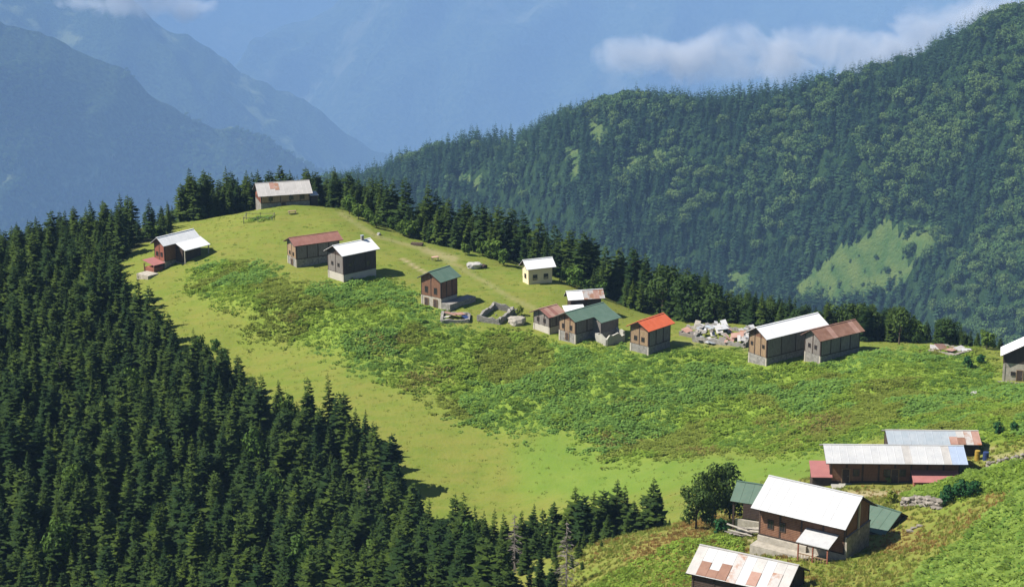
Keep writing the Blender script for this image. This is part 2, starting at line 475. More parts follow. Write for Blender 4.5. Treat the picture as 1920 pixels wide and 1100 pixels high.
cx_, cy_ = np.meshgrid(np.arange(GX0, GX1 + cs_, cs_), np.arange(GY0, GY1 + cs_, cs_))
cz_ = ground_f(cx_, cy_)
def bilin(Z, x0, y0, d, x, y):
    fx = np.clip((np.asarray(x, float) - x0) / d, 0, Z.shape[1] - 1.001); fy = np.clip((np.asarray(y, float) - y0) / d, 0, Z.shape[0] - 1.001)
    i, j = fx.astype(int), fy.astype(int); fx, fy = fx - i, fy - j
    return (Z[j, i] * (1 - fx) + Z[j, i + 1] * fx) * (1 - fy) + (Z[j + 1, i] * (1 - fx) + Z[j + 1, i + 1] * fx) * fy
def smooth_up():
    # cubic-like: average of shifted bilinear lookups keeps the coarse field smooth
    z = 0
    for ox in (-1.3, 0, 1.3):
        for oy in (-1.3, 0, 1.3): z = z + bilin(cz_, GX0, GY0, cs_, MX + ox, MY + oy)
    return z / 9
MZ = smooth_up()
QX, QY = proj(np.stack([MX, MY, MZ], -1))
# vegetation zones
nzx = QX + (fbm(MX * 0.09, MY * 0.09, 3) - 0.5) * 60; nzy = QY + (fbm(MX * 0.09, MY * 0.09, 9) - 0.62) * 44
WEED = [(355,505),(440,488),(520,512),(600,545),(640,540),(700,515),(780,560),(830,600),(900,608),(980,622),(1040,642),(1170,652),(1215,666),(1262,642),(1300,640),(1390,652),(1400,684),(1440,688),
        (1500,668),(1540,682),(1640,648),(1740,646),(1830,662),(1870,690),(1880,730),(2300,730),(2300,815),(1850,812),(1660,812),(1560,842),(1520,852),(1400,840),(1300,850),
        (1180,862),(1110,832),(1060,800),(980,805),(870,780),(800,735),(700,690),(620,645),(500,640),(460,615),(520,600),(430,565),(370,535)]
LEAFY = [(1650,1125),(1720,1075),(1775,1030),(1830,985),(1900,930),(2300,900),(2300,1140)]
MIDG = [(1690,935),(1750,905),(1880,872),(2300,860),(2300,885),(1850,925),(1760,955)]
NEARG = [(1080,1110),(1280,1010),(1390,1000),(1400,1030),(1300,1080),(1280,1130),(1100,1130)]
BRIGHT = [(960,840),(1040,800),(1130,835),(1200,865),(1320,850),(1540,850),(1560,900),(1400,905),(1200,925),(1000,925)]
FOREST = [(-330,500),(0,488),(150,452),(290,427),(322,423),(326,437),(268,458),(216,500),(202,540),(240,600),(330,695),(440,738),(560,795),(640,818),(700,850),(735,885),
          (742,950),(752,1000),(830,1062),(900,1068),(940,1100),(960,1300),(600,1330),(-330,1330)]
def ell(cx, cy, a, b): return np.clip(1.6 - 1.6 * np.hypot((nzx - cx) / a, (nzy - cy) / b), 0, 1)
def seg(pl, w):
    d = np.full(QX.shape, 1e9)
    for (x0, y0), (x1, y1) in zip(pl[:-1], pl[1:]):
        dx, dy = x1 - x0, y1 - y0
        tt = np.clip(((QX - x0) * dx + (QY - y0) * dy) / (dx * dx + dy * dy), 0, 1)
        d = np.minimum(d, np.hypot(QX - x0 - tt * dx, (QY - y0 - tt * dy) * 1.6))
    return np.clip(1.5 - d / w, 0, 1)
near = MY < 245
weed = (inpoly(nzx, nzy, WEED) & ~near).astype(float)
leafy = (inpoly(nzx, nzy, LEAFY) & near).astype(float)
midg = ((inpoly(QX, QY, MIDG)) & near).astype(float)
neargr = (inpoly(QX, QY, NEARG) & near).astype(float)
bright = (inpoly(nzx, nzy, BRIGHT) & ~near).astype(float)
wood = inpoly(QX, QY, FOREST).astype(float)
def blur(a, n=2):
    for _ in range(n):
        a = (a + np.roll(a, 1, 0) + np.roll(a, -1, 0) + np.roll(a, 1, 1) + np.roll(a, -1, 1)) / 5
    return a
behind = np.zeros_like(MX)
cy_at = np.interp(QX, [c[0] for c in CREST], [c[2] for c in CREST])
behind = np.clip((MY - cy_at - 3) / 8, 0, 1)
farm = ~near
rust = farm * np.maximum.reduce([ell(800,700,70,38), ell(1150,822,80,28), ell(1330,838,70,22), ell(720,640,60,28), ell(1500,790,120,30), ell(1760,655,70,12), ell(560,600,40,14), ell(1200,755,60,14)]) * 0.42
nr = fbm(MX * 0.12, MY * 0.05, 21)
rust_near = near * np.clip((nr - 0.42) * 5, 0, 1) * np.maximum.reduce([1.6 * seg([(1090,1095),(1340,975)], 26), 1.5 * seg([(1620,1060),(1740,985),(1930,880)], 26), 0.65 * np.ones_like(MX)])
rust = np.clip(rust + rust_near * (1 - leafy) * (1 - midg), 0, 1)
dirt = farm * np.maximum.reduce([0.9 * seg([(757,488),(800,512)], 3.0), 0.3 * seg([(640,400),(700,440),(800,470),(860,500),(960,560),(1130,640)], 6), 0.5 * seg([(800,470),(850,485)], 10), 0.25 * seg([(1270,640),(1420,655)], 6)])
dirt = dirt + near * np.maximum.reduce([0.8 * seg([(1574,925),(1690,925)], 10), 0.7 * seg([(1850,860),(1930,845)], 5), 0.6 * seg([(1400,1010),(1440,1025)], 10), 0.8 * seg([(1845,845),(1930,805)], 5)])
weed_all = np.clip(blur(weed, 8) + leafy + midg * 0.9 + neargr * 0.55, 0, 1)
lump = (fbm(MX * 0.55, MY * 0.55, 5, 3) - 0.5)
hump = (fbm(MX * 0.13, MY * 0.13, 6, 3) - 0.5)
MZ = MZ + weed_all * lump * 0.9 + hump * (0.8 + 0.9 * weed_all) + (fbm(MX * 0.4, MY * 0.4, 8, 3) - 0.5) * 0.25
def gz(x, y): return bilin(MZ, GX0, GY0, GD, x, y)
def gpick(px, py, y0=120.0, y1=440.0):
    """the place on the near ground that is seen at a pixel"""
    Y = np.arange(y0, y1, 0.5)
    p = unproj(px, py, Y)
    d = p[:, 2] - gz(p[:, 0], p[:, 1])
    hit = np.where(d < 0)[0]
    i = hit[0] if len(hit) else len(Y) - 1
    q = p[i].copy(); q[2] = float(gz(q[0], q[1])); return q
ny, nx = MX.shape
idx = np.arange(ny * nx).reshape(ny, nx)
quads = np.stack([idx[:-1, :-1], idx[:-1, 1:], idx[1:, 1:], idx[1:, :-1]], -1).reshape(-1, 4)
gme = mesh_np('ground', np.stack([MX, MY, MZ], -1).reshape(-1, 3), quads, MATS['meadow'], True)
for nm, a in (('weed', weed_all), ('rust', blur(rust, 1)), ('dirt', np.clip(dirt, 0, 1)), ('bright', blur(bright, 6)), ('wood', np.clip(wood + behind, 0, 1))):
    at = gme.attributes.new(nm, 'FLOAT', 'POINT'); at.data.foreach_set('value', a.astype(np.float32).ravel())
tag(link('ground', gme), 'grassy meadow ridge falling towards the spruce forest', kind='structure')

# ------------------------------------------------------------------ valley floor under everything
vme = mesh_np('valley_floor', [(-31000, -600, -7300), (31000, -600, -7300), (31000, 43000, -7300), (-31000, 43000, -7300)], np.array([[0, 1, 2, 3]]), MATS['mountain_near'])
tag(link('valley_floor', vme), 'dark valley floor far below the ridge', kind='structure')

# ------------------------------------------------------------------ wooded hill across the valley
HC = [(620,365,1660),(740,322,1620),(850,288,1585),(1000,262,1545),(1100,216,1520),(1180,202,1500),(1280,207,1490),(1400,212,1470),(1500,200,1450),(1580,187,1440),
      (1680,157,1430),(1760,125,1420),(1850,77,1400),(1920,47,1390),(2050,-10,1370),(2350,-90,1340)]
HB = [(620,420,1600),(740,420,1550),(900,440,1485),(1100,520,1372),(1300,600,1306),(1500,640,1252),(1700,650,1213),(1920,660,1130),(2100,670,1090),(2350,690,1050)]
HSC = 1.4
HC = [(a, b, c * HSC) for a, b, c in HC]; HB = [(a, b, c * HSC) for a, b, c in HB]
hp = [unproj(*c) for c in HC + HB]
for c in HC:
    p = unproj(*c); d = np.array([p[0] / p[1], 1.0])
    for dy, dz in ((56, -20), (210, -126), (560, -392)): hp.append(np.array([p[0] + d[0] * dy, p[1] + dy, p[2] + dz]))
for c in HB:
    p = unproj(*c); hp.append(np.array([p[0] * 0.9, p[1] - 182, p[2] - 119])); hp.append(np.array([p[0] * 0.75, p[1] - 420, p[2] - 266]))
hill_f = fit(np.array(hp), 0.002)
HX0, HY0, HD = -462.0, 1204.0, 4.6
hx = np.arange(HX0, 1064, HD); hy = np.arange(HY0, 2660, HD)
HXm, HYm = np.meshgrid(hx, hy)
HZm = hill_f(HXm, HYm)
hu = HXm + 0.45 * (HYm - 1960)
spur = np.abs(fbm(hu / 170.0, HYm / 800.0, 41, 3) - 0.5) * 2
face = np.clip((np.interp(proj(np.stack([HXm, HYm, HZm], -1))[0], [c[0] for c in HC], [c[2] for c in HC]) - HYm) / 98, 0, 1)
HZm = HZm + face * (0.40 - spur) * 135 + (fbm(HXm / 42, HYm / 42, 44) - 0.5) * 14
def hz(x, y): return bilin(HZm, HX0, HY0, HD, x, y)
n2, m2 = HXm.shape
ih = np.arange(n2 * m2).reshape(n2, m2)
CLEAR = [[(1672,412),(1700,450),(1695,520),(1640,560),(1570,575),(1470,570),(1530,505),(1610,448)], [(1095,225),(1125,215),(1135,270),(1110,290)], [(1065,280),(1090,285),(1085,330),(1060,335)],
         [(1170,300),(1240,275),(1235,325),(1130,345)], [(865,335),(900,320),(900,355),(870,365)], [(1345,520),(1410,505),(1420,545),(1360,545)], [(1700,425),(1775,420),(1750,470),(1705,500)], [(1440,300),(1500,290),(1490,312)]]
hq = quadsH = np.stack([ih[:-1, :-1], ih[:-1, 1:], ih[1:, 1:], ih[1:, :-1]], -1).reshape(-1, 4)
hme = mesh_np('wooded_hill', np.stack([HXm, HYm, HZm], -1).reshape(-1, 3), hq, MATS['hill_ground'], True)
hme.materials.append(MATS['clearing'])
cen = np.stack([HXm, HYm, HZm], -1).reshape(-1, 3)[hq].mean(1)
cpx, cpy = proj(cen)
wob = (fbm(cen[:, 0] / 20, cen[:, 1] / 20, 51) - 0.5)
incl = np.zeros(len(cen), bool)
for pl in CLEAR: incl |= inpoly(cpx + wob * 40, cpy + wob * 30, pl)
hme.polygons.foreach_set('material_index', incl.astype(np.int32))
tag(link('hill', hme), 'steep wooded hill across the valley', kind='structure')

# ------------------------------------------------------------------ far mountains fading into the haze
def mountain(name, label, crest, mat, slope, run, lam, amp, seed, n=260, m=110, skew=0.5):
    cr = np.array(crest, float)
    tt = np.linspace(0, 1, n)
    s = np.r_[0, np.cumsum(np.hypot(np.diff(cr[:, 0]), np.diff(cr[:, 1])))]; s /= s[-1]
    px, py, Y = (np.interp(tt, s, cr[:, k]) for k in range(3))
    C = unproj(px, py, Y)
    C[:, 2] += (fbm(C[:, 0] / (lam * 0.35), C[:, 1] * 0, seed + 5) - 0.5) * amp * 0.35
    vs = []
    for j in range(m + 12):
        d = (j - 11) / m * run
        if d < 0: x, y, z = C[:, 0] - 0 * d, C[:, 1] - d * 2.0, C[:, 2] + d * 2.0 * slope
        else: x, y, z = C[:, 0], C[:, 1] - d, C[:, 2] - d * slope
        a = np.clip(abs(d) / (run * 0.18), 0, 1)
        u = x + skew * d
        rg = 0.5 - np.abs(fbm(u / lam, y / (lam * 3.5), seed, 4) - 0.5) * 2
        vs.append(np.stack([x, y, z + a * amp * rg + (fbm(x / (lam * .22), y / (lam * .22), seed + 3) - .5) * amp * .18 * np.clip(a + .2, 0, 1)], -1))
    V = np.array(vs); q = np.arange(V.shape[0] * n).reshape(V.shape[0], n)
    F = np.stack([q[:-1, 1:], q[:-1, :-1], q[1:, :-1], q[1:, 1:]], -1).reshape(-1, 4)
    tag(link(name, mesh_np(name, V.reshape(-1, 3), F, MATS[mat], True)), label, kind='structure')
    return V
def crest_at(pts, Y0, Y1):
    n = len(pts) - 1
    return [(x, y, Y0 + (Y1 - Y0) * i / n) for i, (x, y) in enumerate(pts)]
VA = mountain('mountain', 'nearest hazy mountain spur falling to the right',
         crest_at([(-600,-200),(-250,-70),(0,28),(60,55),(130,95),(220,140),(300,190),(400,228),(480,264),(540,294),(600,322),(680,360),(800,430)], 9400, 10500),
         'mountain_near', 0.62, 2500, 660, 390, 61, n=300, m=160)
mountain('mountain', 'pale hazy mountain behind the nearest spur',
         crest_at([(-900,-330),(-300,-170),(100,-45),(250,20),(350,62),(420,108),(480,152),(560,200),(640,238),(740,285),(850,335),(1000,395),(1200,450)], 14200, 15600),
         'mountain_near', 0.62, 3900, 1180, 730, 71, skew=-0.4)
mountain('mountain', 'blue mountain wall behind the valley cloud',
         crest_at([(200,240),(330,165),(430,112),(480,75),(540,38),(600,8),(680,-40),(850,-90),(1100,-110),(1500,-100),(1920,-150),(2500,-230),(3000,-260)], 21500, 24000),
         'mountain_far', 0.62, 6300, 2200, 1550, 81, skew=0.7)
mountain('mountain', 'faintest and farthest mountain in the blue haze',
         crest_at([(-1500,-330),(-500,-300),(200,-260),(900,-280),(1900,-310),(3000,-350)], 32000, 32800),
         'mountain_far', 0.55, 9900, 4000, 1700, 91)
# ------------------------------------------------------------------ buildings
class Frame:
    """a: along the ridge, b: across it, near corner of the eaves at (0, 0)"""
    def __init__(s, h, root_z=None):
        s.h = h; s.x = h['ridge'] == 'X'
        s.La, s.Wb = (h['L'], h['W']) if s.x else (h['W'], h['L'])
        s.he, s.rise = h['he'], h['rise']
    def p(s, a, b, z): return (a, b, z) if s.x else (b, a, z)
    def box(s, mb, a0, a1, b0, b1, z0, z1):
        return mb.box(a0, a1, b0, b1, z0, z1) if s.x else mb.box(b0, b1, a0, a1, z0, z1)

def sheet_mesh(F, mat, width, slope_len, key, seam=0.028):
    """one roof sheet: a slab with raised seams, lying along +a, running down +b (unrotated)"""
    prof = [(0.0, 0.035), (0.05, seam + 0.03), (0.10, 0.035), (width * 0.5 - 0.05, 0.035), (width * 0.5, seam + 0.01), (width * 0.5 + 0.05, 0.035), (width - 0.002, 0.035)]
    top = [(u, 0.0, z) for u, z in prof] + [(u, slope_len, z) for u, z in prof]
    n = len(prof)
    vs = top + [(0, 0, 0), (width - 0.002, 0, 0), (0, slope_len, 0), (width - 0.002, slope_len, 0)]
    fs = [(i, i + 1, n + i + 1, n + i) for i in range(n - 1)]
    fs += [(2 * n, 2 * n + 1, 2 * n + 3, 2 * n + 2), (0, n, 2 * n + 2, 2 * n), (n - 1, 2 * n + 1, 2 * n + 3, 2 * n - 1)]
    fs += [tuple(range(n, 2 * n)) + (2 * n + 3, 2 * n + 2), tuple(range(n - 1, -1, -1)) + (2 * n, 2 * n + 1)]
    mb = MB().add(vs, fs)
    return mb.mesh('roof_sheet', MATS[mat])

def add_roof(root, F, mat, La=None, a_off=0.0, alt=None, width=1.05, cap=None, both=True, deck='wood_dark', roof=None, z_add=0.0, wav=0.006):
    La = La or F.La
    Wb, he, rise = F.Wb, F.he + z_add, F.rise
    half = Wb / 2; sl = math.hypot(half, rise); th = 0.12
    mb = MB()
    prof = [(0, he), (half, he + rise), (Wb, he), (Wb, he - th), (half, he + rise - th * 1.2), (0, he - th)]
    vs = [F.p(a_off, b, z) for b, z in prof] + [F.p(a_off + La, b, z) for b, z in prof]
    fs = [(0, 1, 7, 6), (1, 2, 8, 7), (2, 3, 9, 8), (3, 4, 10, 9), (4, 5, 11, 10), (5, 0, 6, 11), (0, 5, 4, 1), (1, 4, 3, 2), (6, 7, 10, 11), (7, 8, 9, 10)]
    mb.add(vs, fs)
    ro = mb.build('roof', MATS[deck], root)
    n = max(2, round((La - 0.02) / width)); w = (La - 0.02) / n
    me = {}
    ang = math.atan2(rise, half)
    alt = alt or {}
    for side in (0, 1) if both else (0,):
        for i in range(n):
            mt = alt.get((side, i), alt.get(i if side == 0 else None, mat))
            if mt is None: continue
            patch = None
            if isinstance(mt, tuple): mt, patch = mt[0], mt[1:]
            if mt not in me: me[mt] = sheet_mesh(F, mt, w, sl + 0.06, mt)
            a0 = a_off + 0.01 + i * w
            lift = 0.008 + random.uniform(0, wav)
            # sheet axes: u along the ridge, v from the ridge down to the eave, w outward
            sb = -1 if side == 0 else 1
            vdir = Vector(F.p(0, sb * math.cos(ang), -math.sin(ang))); udir = Vector(F.p(1, 0, 0)); ndir = Vector(F.p(0, sb * math.sin(ang), math.cos(ang)))
            org = Vector(F.p(a0, half, he + rise)) + ndir * lift
            flip = udir.cross(vdir).dot(ndir) < 0
            if flip: org = org + udir * w; udir = -udir
            M = Matrix((udir, vdir, ndir)).transposed().to_4x4(); M.translation = org
            o = bpy.data.objects.new('roof_sheet', me[mt]); COL.objects.link(o); o.parent = ro; o.matrix_local = M
            if patch:   # a shorter rusted sheet lapped over the lower part
                pm, f0, f1 = patch
                o = bpy.data.objects.new('roof_sheet', sheet_mesh(F, pm, w, (sl + .06) * (f1 - f0), pm)); COL.objects.link(o); o.parent = ro
                M2 = M.copy(); M2.translation = org + vdir * (sl + .06) * f0 + ndir * .045; o.matrix_local = M2
    capm = MATS[cap or mat]
    F.box(MB(), a_off - 0.01, a_off + La + 0.01, half - 0.14, half + 0.14, he + rise + 0.02, he + rise + 0.085).build('ridge_cap', capm, ro)
    return ro

def window(root, F, face, u, z, w, h, frame='wood_dark', off=0.0, proud=0.0, bars=True):
    """face 'g': the near gable (a = off), 's': the near long side (b = off); u along the face"""
    def bx(mb, u0, u1, d0, d1, z0, z1):
        return F.box(mb, off - d1, off - d0, u0, u1, z0, z1) if face == 'g' else F.box(mb, u0, u1, off - d1, off - d0, z0, z1)
    t = 0.09; d = 0.07 + proud
    mb = MB()
    bx(mb, u - w / 2 - t, u - w / 2, proud, d, z - t, z + h + t); bx(mb, u + w / 2, u + w / 2 + t, proud, d, z - t, z + h + t)
    bx(mb, u - w / 2, u + w / 2, proud, d, z - t, z); bx(mb, u - w / 2, u + w / 2, proud, d, z + h, z + h + t)
    fr = mb.build('window', MATS[frame], root)
    bx(MB(), u - w / 2, u + w / 2, proud + 0.01, proud + 0.03, z, z + h).build('pane', MATS['glass_dark'], fr)
    if bars:
        mb = MB(); bx(mb, u - 0.025, u + 0.025, proud + 0.03, d - 0.01, z, z + h)
        mb.build('glazing_bar', MATS[frame], fr)
    return fr
def door(root, F, face, u, z, w, h, mat='wood_dark', off=0.0, proud=0.0):
    def bx(mb, u0, u1, d0, d1, z0, z1):
        return F.box(mb, off - d1, off - d0, u0, u1, z0, z1) if face == 'g' else F.box(mb, u0, u1, off - d1, off - d0, z0, z1)
    dr = bx(MB(), u - w / 2, u + w / 2, proud, proud + 0.05, z, z + h).build('door', MATS[mat], root)
    mb = MB(); bx(mb, u - w / 2 - .1, u - w / 2, proud, proud + .08, z, z + h + .1); bx(mb, u + w / 2, u + w / 2 + .1, proud, proud + .08, z, z + h + .1); bx(mb, u - w / 2, u + w / 2, proud, proud + .08, z + h, z + h + .1)
    mb.build('door_frame', MATS['wood_tan'], dr)
    bx(MB(), u + w * .3, u + w * .3 + .05, proud + .05, proud + .1, z + h * .45, z + h * .45 + .12).build('handle', MATS['roof_zinc'], dr)
    return dr

def house(h, name, label, cat, roof, base='stone_grey', wall='wood_brown', panel=None, panel_side=None, hb=0.4, ova=0.7, ovb=0.5, gpanels=2, spanels=3, alt=None,
          wins=(), doors=(), post='wood_dark', root=None, group=None, corner='stone_pale', width=1.05, chimney=None, sink=2.2, deck='wood_dark', cap=None):
    F = Frame(h)
    if root is None:
        root = empty(name, (h['c'][0], h['c'][1], h['z0']), h['th'])
        tag(root, label, cat, group)
        tr = lambda o: o
    else:  # a further block of the same building
        dz = h['z0'] - root.location.z
        d = Vector((h['c'][0] - root.location.x, h['c'][1] - root.location.y, 0)); d.rotate(Euler((0, 0, -root.rotation_euler.z)))
        sub0 = set(root.children)
    La, Wb, he, rise = F.La, F.Wb, F.he, F.rise
    k = rise / (Wb / 2)
    zb = he * hb
    a0, a1, b0, b1 = ova, La - ova, ovb, Wb - ovb
    ztop = he + k * ovb - 0.15
    apex = he + rise - 0.17
    F.box(MB(), a0, a1, b0, b1, -sink, zb).build('plinth', MATS[base], root)
    # timber storey with gables, a little proud of the plinth
    g = 0.02; mb = MB()
    prof = [(b0 - g, zb + 0.004), (b1 + g, zb + 0.004), (b1 + g, ztop), ((b0 + b1) / 2, apex), (b0 - g, ztop)]
    vs = [F.p(a0 - g, b, z) for b, z in prof] + [F.p(a1 + g, b, z) for b, z in prof]
    mb.add(vs, [(0, 4, 3, 2, 1), (5, 6, 7, 8, 9), (0, 1, 6, 5), (1, 2, 7, 6), (2, 3, 8, 7), (3, 4, 9, 8), (4, 0, 5, 9)])
    mb.build('wall', MATS[wall], root)
    # posts and boarded panels on the two faces one sees
    def post_at(face, u, z0, z1, wd=0.17, m=post, d=0.075):
        if face == 'g': F.box(MB(), a0 - d, a0 - g - .001, u - wd / 2, u + wd / 2, z0, z1).build('post', MATS[m], root)
        else: F.box(MB(), u - wd / 2, u + wd / 2, b0 - d, b0 - g - .001, z0, z1).build('post', MATS[m], root)
    zt = ztop - 0.12
    for i in range(gpanels + 1):
        u = b0 + (b1 - b0) * i / gpanels
        u = min(max(u, b0 + .08), b1 - .08)
        zz = zt + (k * min(u - b0, b1 - u)) * (0.85 if 0 < i < gpanels else 0)
        post_at('g', u, zb + .01, zz)
    for i in range(spanels + 1):
        u = a0 + (a1 - a0) * i / spanels
        post_at('s', min(max(u, a0 + .1), a1 - .1), zb + .01, zt)
    if panel:
        for i in range(gpanels):
            u0 = b0 + (b1 - b0) * i / gpanels + .12; u1 = b0 + (b1 - b0) * (i + 1) / gpanels - .12
            F.box(MB(), a0 - .05, a0 - g - .001, u0, u1, zb + .08, zt - .25).build('wall_panel', MATS[panel], root)
    if panel_side:
        for i in range(spanels):
            u0 = a0 + (a1 - a0) * i / spanels + .13; u1 = a0 + (a1 - a0) * (i + 1) / spanels - .13
            F.box(MB(), u0, u1, b0 - .05, b0 - g - .001, zb + .08, zt - .06).build('wall_panel', MATS[panel_side], root)
    if corner:   # pale quoins at the foot
        for (aa, bb) in ((a0, b0), (a0, b1)):
            F.box(MB(), aa - .06, aa + .3, bb - (.06 if bb == b0 else .3), bb + (.3 if bb == b0 else .06), -sink, zb - .02).build('corner_stone', MATS[corner], root)
    F.box(MB(), a0 - .09, a1 + .02, b0 - .09, b0 - .0, zb - .06, zb + .07).build('sill_beam', MATS[post], root)
    for (face, uf, zf, w, hh) in wins:
        u = (b0 + (b1 - b0) * uf) if face == 'g' else (a0 + (a1 - a0) * uf)
        window(root, F, face, u, he * zf, w, hh, off=a0 if face == 'g' else b0, proud=.055)
    for (face, uf, zf, w, hh) in doors:
        u = (b0 + (b1 - b0) * uf) if face == 'g' else (a0 + (a1 - a0) * uf)
        door(root, F, face, u, he * zf, w, hh, off=a0 if face == 'g' else b0, proud=.055)
    add_roof(root, F, roof, alt=alt, width=width, deck=deck, cap=cap)
    if chimney:
        ca, cb = chimney
        zc = he + rise - abs(cb - .5) * 2 * rise
        ch = F.box(MB(), La * ca - .25, La * ca + .25, Wb * cb - .25, Wb * cb + .25, zc - .4, zc + .9).build('chimney', MATS['stone_grey'], root)
        F.box(MB(), La * ca - .32, La * ca + .32, Wb * cb - .32, Wb * cb + .32, zc + .9, zc + 1.0).build('chimney_cap', MATS['roof_zinc'], ch)
    if 'sub0' in locals():
        M = Matrix.Translation((d.x, d.y, dz)) @ Matrix.Rotation(h['th'] - root.rotation_euler.z, 4, 'Z')
        for o in root.children:
            if o not in sub0: o.matrix_local = M @ o.matrix_local
    return root, F

def local_of(root, w):
    v = Vector(w) - root.location; v.rotate(Euler((0, 0, -root.rotation_euler.z))); return v

# --- the houses along the ridge
house(HS['top'], 'ridge_house', 'large stone and timber house with pale stained roof highest on the ridge', 'house', 'roof_white_worn', base='stone_grey', wall='wood_tan', hb=.45, gpanels=3, spanels=5,
      panel='wood_red', wins=(('s', .2, .62, .8, .7), ('s', .62, .62, .8, .7), ('s', .85, .62, .8, .7), ('g', .3, .5, .7, .8), ('g', .7, .5, .7, .8)), doors=(('s', .46, .0, 1.0, 1.5),),
      alt={3: ('roof_white_worn', 'roof_rust_pink', .05, .5), 4: ('roof_white_worn', 'roof_white_rusty', .1, .6)}, corner='stone_pale')
house(HS['left'], 'timber_house', 'red timber house with white roof at the forest edge', 'house', 'roof_bright', base='stone_grey', wall='wood_brown', panel='wood_red', hb=.3, gpanels=2, spanels=2,
      wins=(('g', .28, .5, .5, .8), ('g', .72, .5, .5, .8), ('s', .4, .5, .7, .8)))
house(HS['brown'], 'timber_house', 'long timber barn with dull red roof beside the dark white-roofed house', 'house', 'roof_brown_red', base='stone_grey', wall='wood_grey', panel='wood_tan', panel_side='wood_grey', hb=.38,
      gpanels=2, spanels=4, wins=(('g', .3, .5, .5, .6), ('g', .7, .5, .5, .6)), doors=(('g', .5, .0, .9, 1.5),))
house(HS['dark'], 'timber_house', 'dark timber house with white roof and chimney in front of the red-roofed barn', 'house', 'roof_bright', base='plaster_white', wall='wood_dark', panel='wood_grey', panel_side='wood_dark', hb=.3,
      gpanels=2, spanels=3, wins=(('g', .3, .55, .5, .6), ('g', .7, .55, .5, .6), ('s', .2, .55, .6, .6), ('s', .75, .45, .7, .9)), chimney=(.78, .5))
house(HS['green'], 'timber_house', 'brown timber house with green roof on pale stone posts', 'house', 'roof_green', base='stone_pale', wall='wood_brown', panel='wood_brown', panel_side='wood_brown', hb=.36,
      gpanels=2, spanels=3, wins=(('g', .27, .5, .6, 1.1), ('g', .73, .5, .6, 1.1)), doors=(('g', .28, .0, .9, 1.5), ('g', .73, .0, .9, 1.5)))
house(HS['yellow'], 'plastered_house', 'small yellow plastered house with white roof against the dark trees', 'house', 'roof_bright', base='plaster_yellow', wall='plaster_yellow', hb=.35, gpanels=1, spanels=2, post='plaster_yellow',
      wins=(('s', .27, .3, .8, .9), ('s', .73, .3, .8, .9), ('g', .5, .35, .6, .8)), corner=None)
house(HS['rusty'], 'timber_hut', 'low hut with white roof rusting at one end above the green roof', 'hut', 'roof_bright', base='stone_grey', wall='wood_dark', hb=.3, alt={4: 'roof_white_rusty', 5: 'roof_rust_pink', 6: 'roof_white_rusty', 3: 'roof_white_rusty'},
      wins=(('s', .6, .5, .6, .6),))
house(HS['pinkish'], 'timber_house', 'grey timber house with faded red roof and pale plinth next to the green roof', 'house', 'roof_rust_pink', base='plaster_white', wall='wood_grey', panel='wood_grey', hb=.42, gpanels=3, spanels=2,
      wins=(('g', .3, .6, .45, .7), ('g', .7, .6, .45, .7)), alt={0: 'roof_brown_red', 2: 'roof_brown_red'})
house(HS['greenl'], 'timber_house', 'weathered timber house with an angled pale green roof', 'house', 'roof_green', base='stone_grey', wall='wood_brown', panel='wood_tan', panel_side='wood_grey', hb=.38, gpanels=3, spanels=3,
      wins=(('g', .27, .52, .5, .8), ('g', .73, .52, .5, .8)), doors=(('g', .5, .0, .8, 1.4),))
house(HS['red'], 'timber_house', 'weathered timber house with bright orange-red roof', 'house', 'roof_red', base='stone_grey', wall='wood_brown', panel='wood_tan', panel_side='wood_grey', hb=.36, gpanels=2, spanels=3,
      wins=(('g', .3, .52, .55, .7), ('g', .7, .52, .55, .7)))
house(HS['white'], 'timber_house', 'long timber house with bright white roof next to the rust-roofed barn', 'house', 'roof_bright', base='stone_grey', wall='wood_brown', panel='wood_tan', panel_side='wood_grey', hb=.3, gpanels=3, spanels=4,
      wins=(('g', .18, .62, .4, .5), ('g', .82, .62, .4, .5)))
house(HS['rust'], 'timber_barn', 'timber barn with brown rusted roof right of the long white roof', 'barn', 'roof_rust', base='stone_grey', wall='wood_grey', panel='wood_grey', panel_side='wood_grey', hb=.3, gpanels=2, spanels=4,
      wins=(('g', .3, .55, .45, .6), ('g', .7, .55, .45, .6)), alt={8: 'roof_rust_pink', 3: 'roof_rust_pink'})
house(HS['edge'], 'stone_house', 'stone house with white roof cut by the right picture edge', 'house', 'roof_bright', base='stone_pale', wall='wood_dark', hb=.7, gpanels=4, spanels=3,
      wins=(('g', .24, .26, .55, .5),), doors=(('g', .40, .02, .9, 1.9),))
# --- the houses on the near slope
LONG_ALT = {10: 'roof_white_worn', 15: 'roof_white_worn', 16: 'roof_blue_white', 17: 'roof_blue_white'}
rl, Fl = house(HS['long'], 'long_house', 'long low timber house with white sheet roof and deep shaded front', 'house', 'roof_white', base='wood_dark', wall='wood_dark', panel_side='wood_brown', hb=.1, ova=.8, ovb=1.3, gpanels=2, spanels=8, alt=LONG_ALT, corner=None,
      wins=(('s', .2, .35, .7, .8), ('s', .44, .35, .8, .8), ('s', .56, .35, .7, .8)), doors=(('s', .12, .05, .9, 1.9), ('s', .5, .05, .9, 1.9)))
UP_ALT = {0: 'roof_zinc', 1: 'roof_zinc', 2: 'roof_zinc', 3: 'roof_zinc', 4: 'roof_zinc', 5: 'roof_zinc', 6: 'roof_zinc', 7: 'roof_zinc', 8: ('roof_zinc', 'roof_rust_pink', .45, 1.0), 9: ('roof_white_worn', 'roof_rust', .5, 1.0), 10: 'roof_white_rusty', 11: 'roof_rust_pink'}
house(HS['upper'], 'storage_shed', 'dark shed with zinc roof rusting at the end behind the long house', 'shed', 'roof_white_worn', base='stone_grey', wall='wood_dark', hb=.2, ova=.4, ovb=.6, alt=UP_ALT, corner=None, gpanels=2, spanels=4)
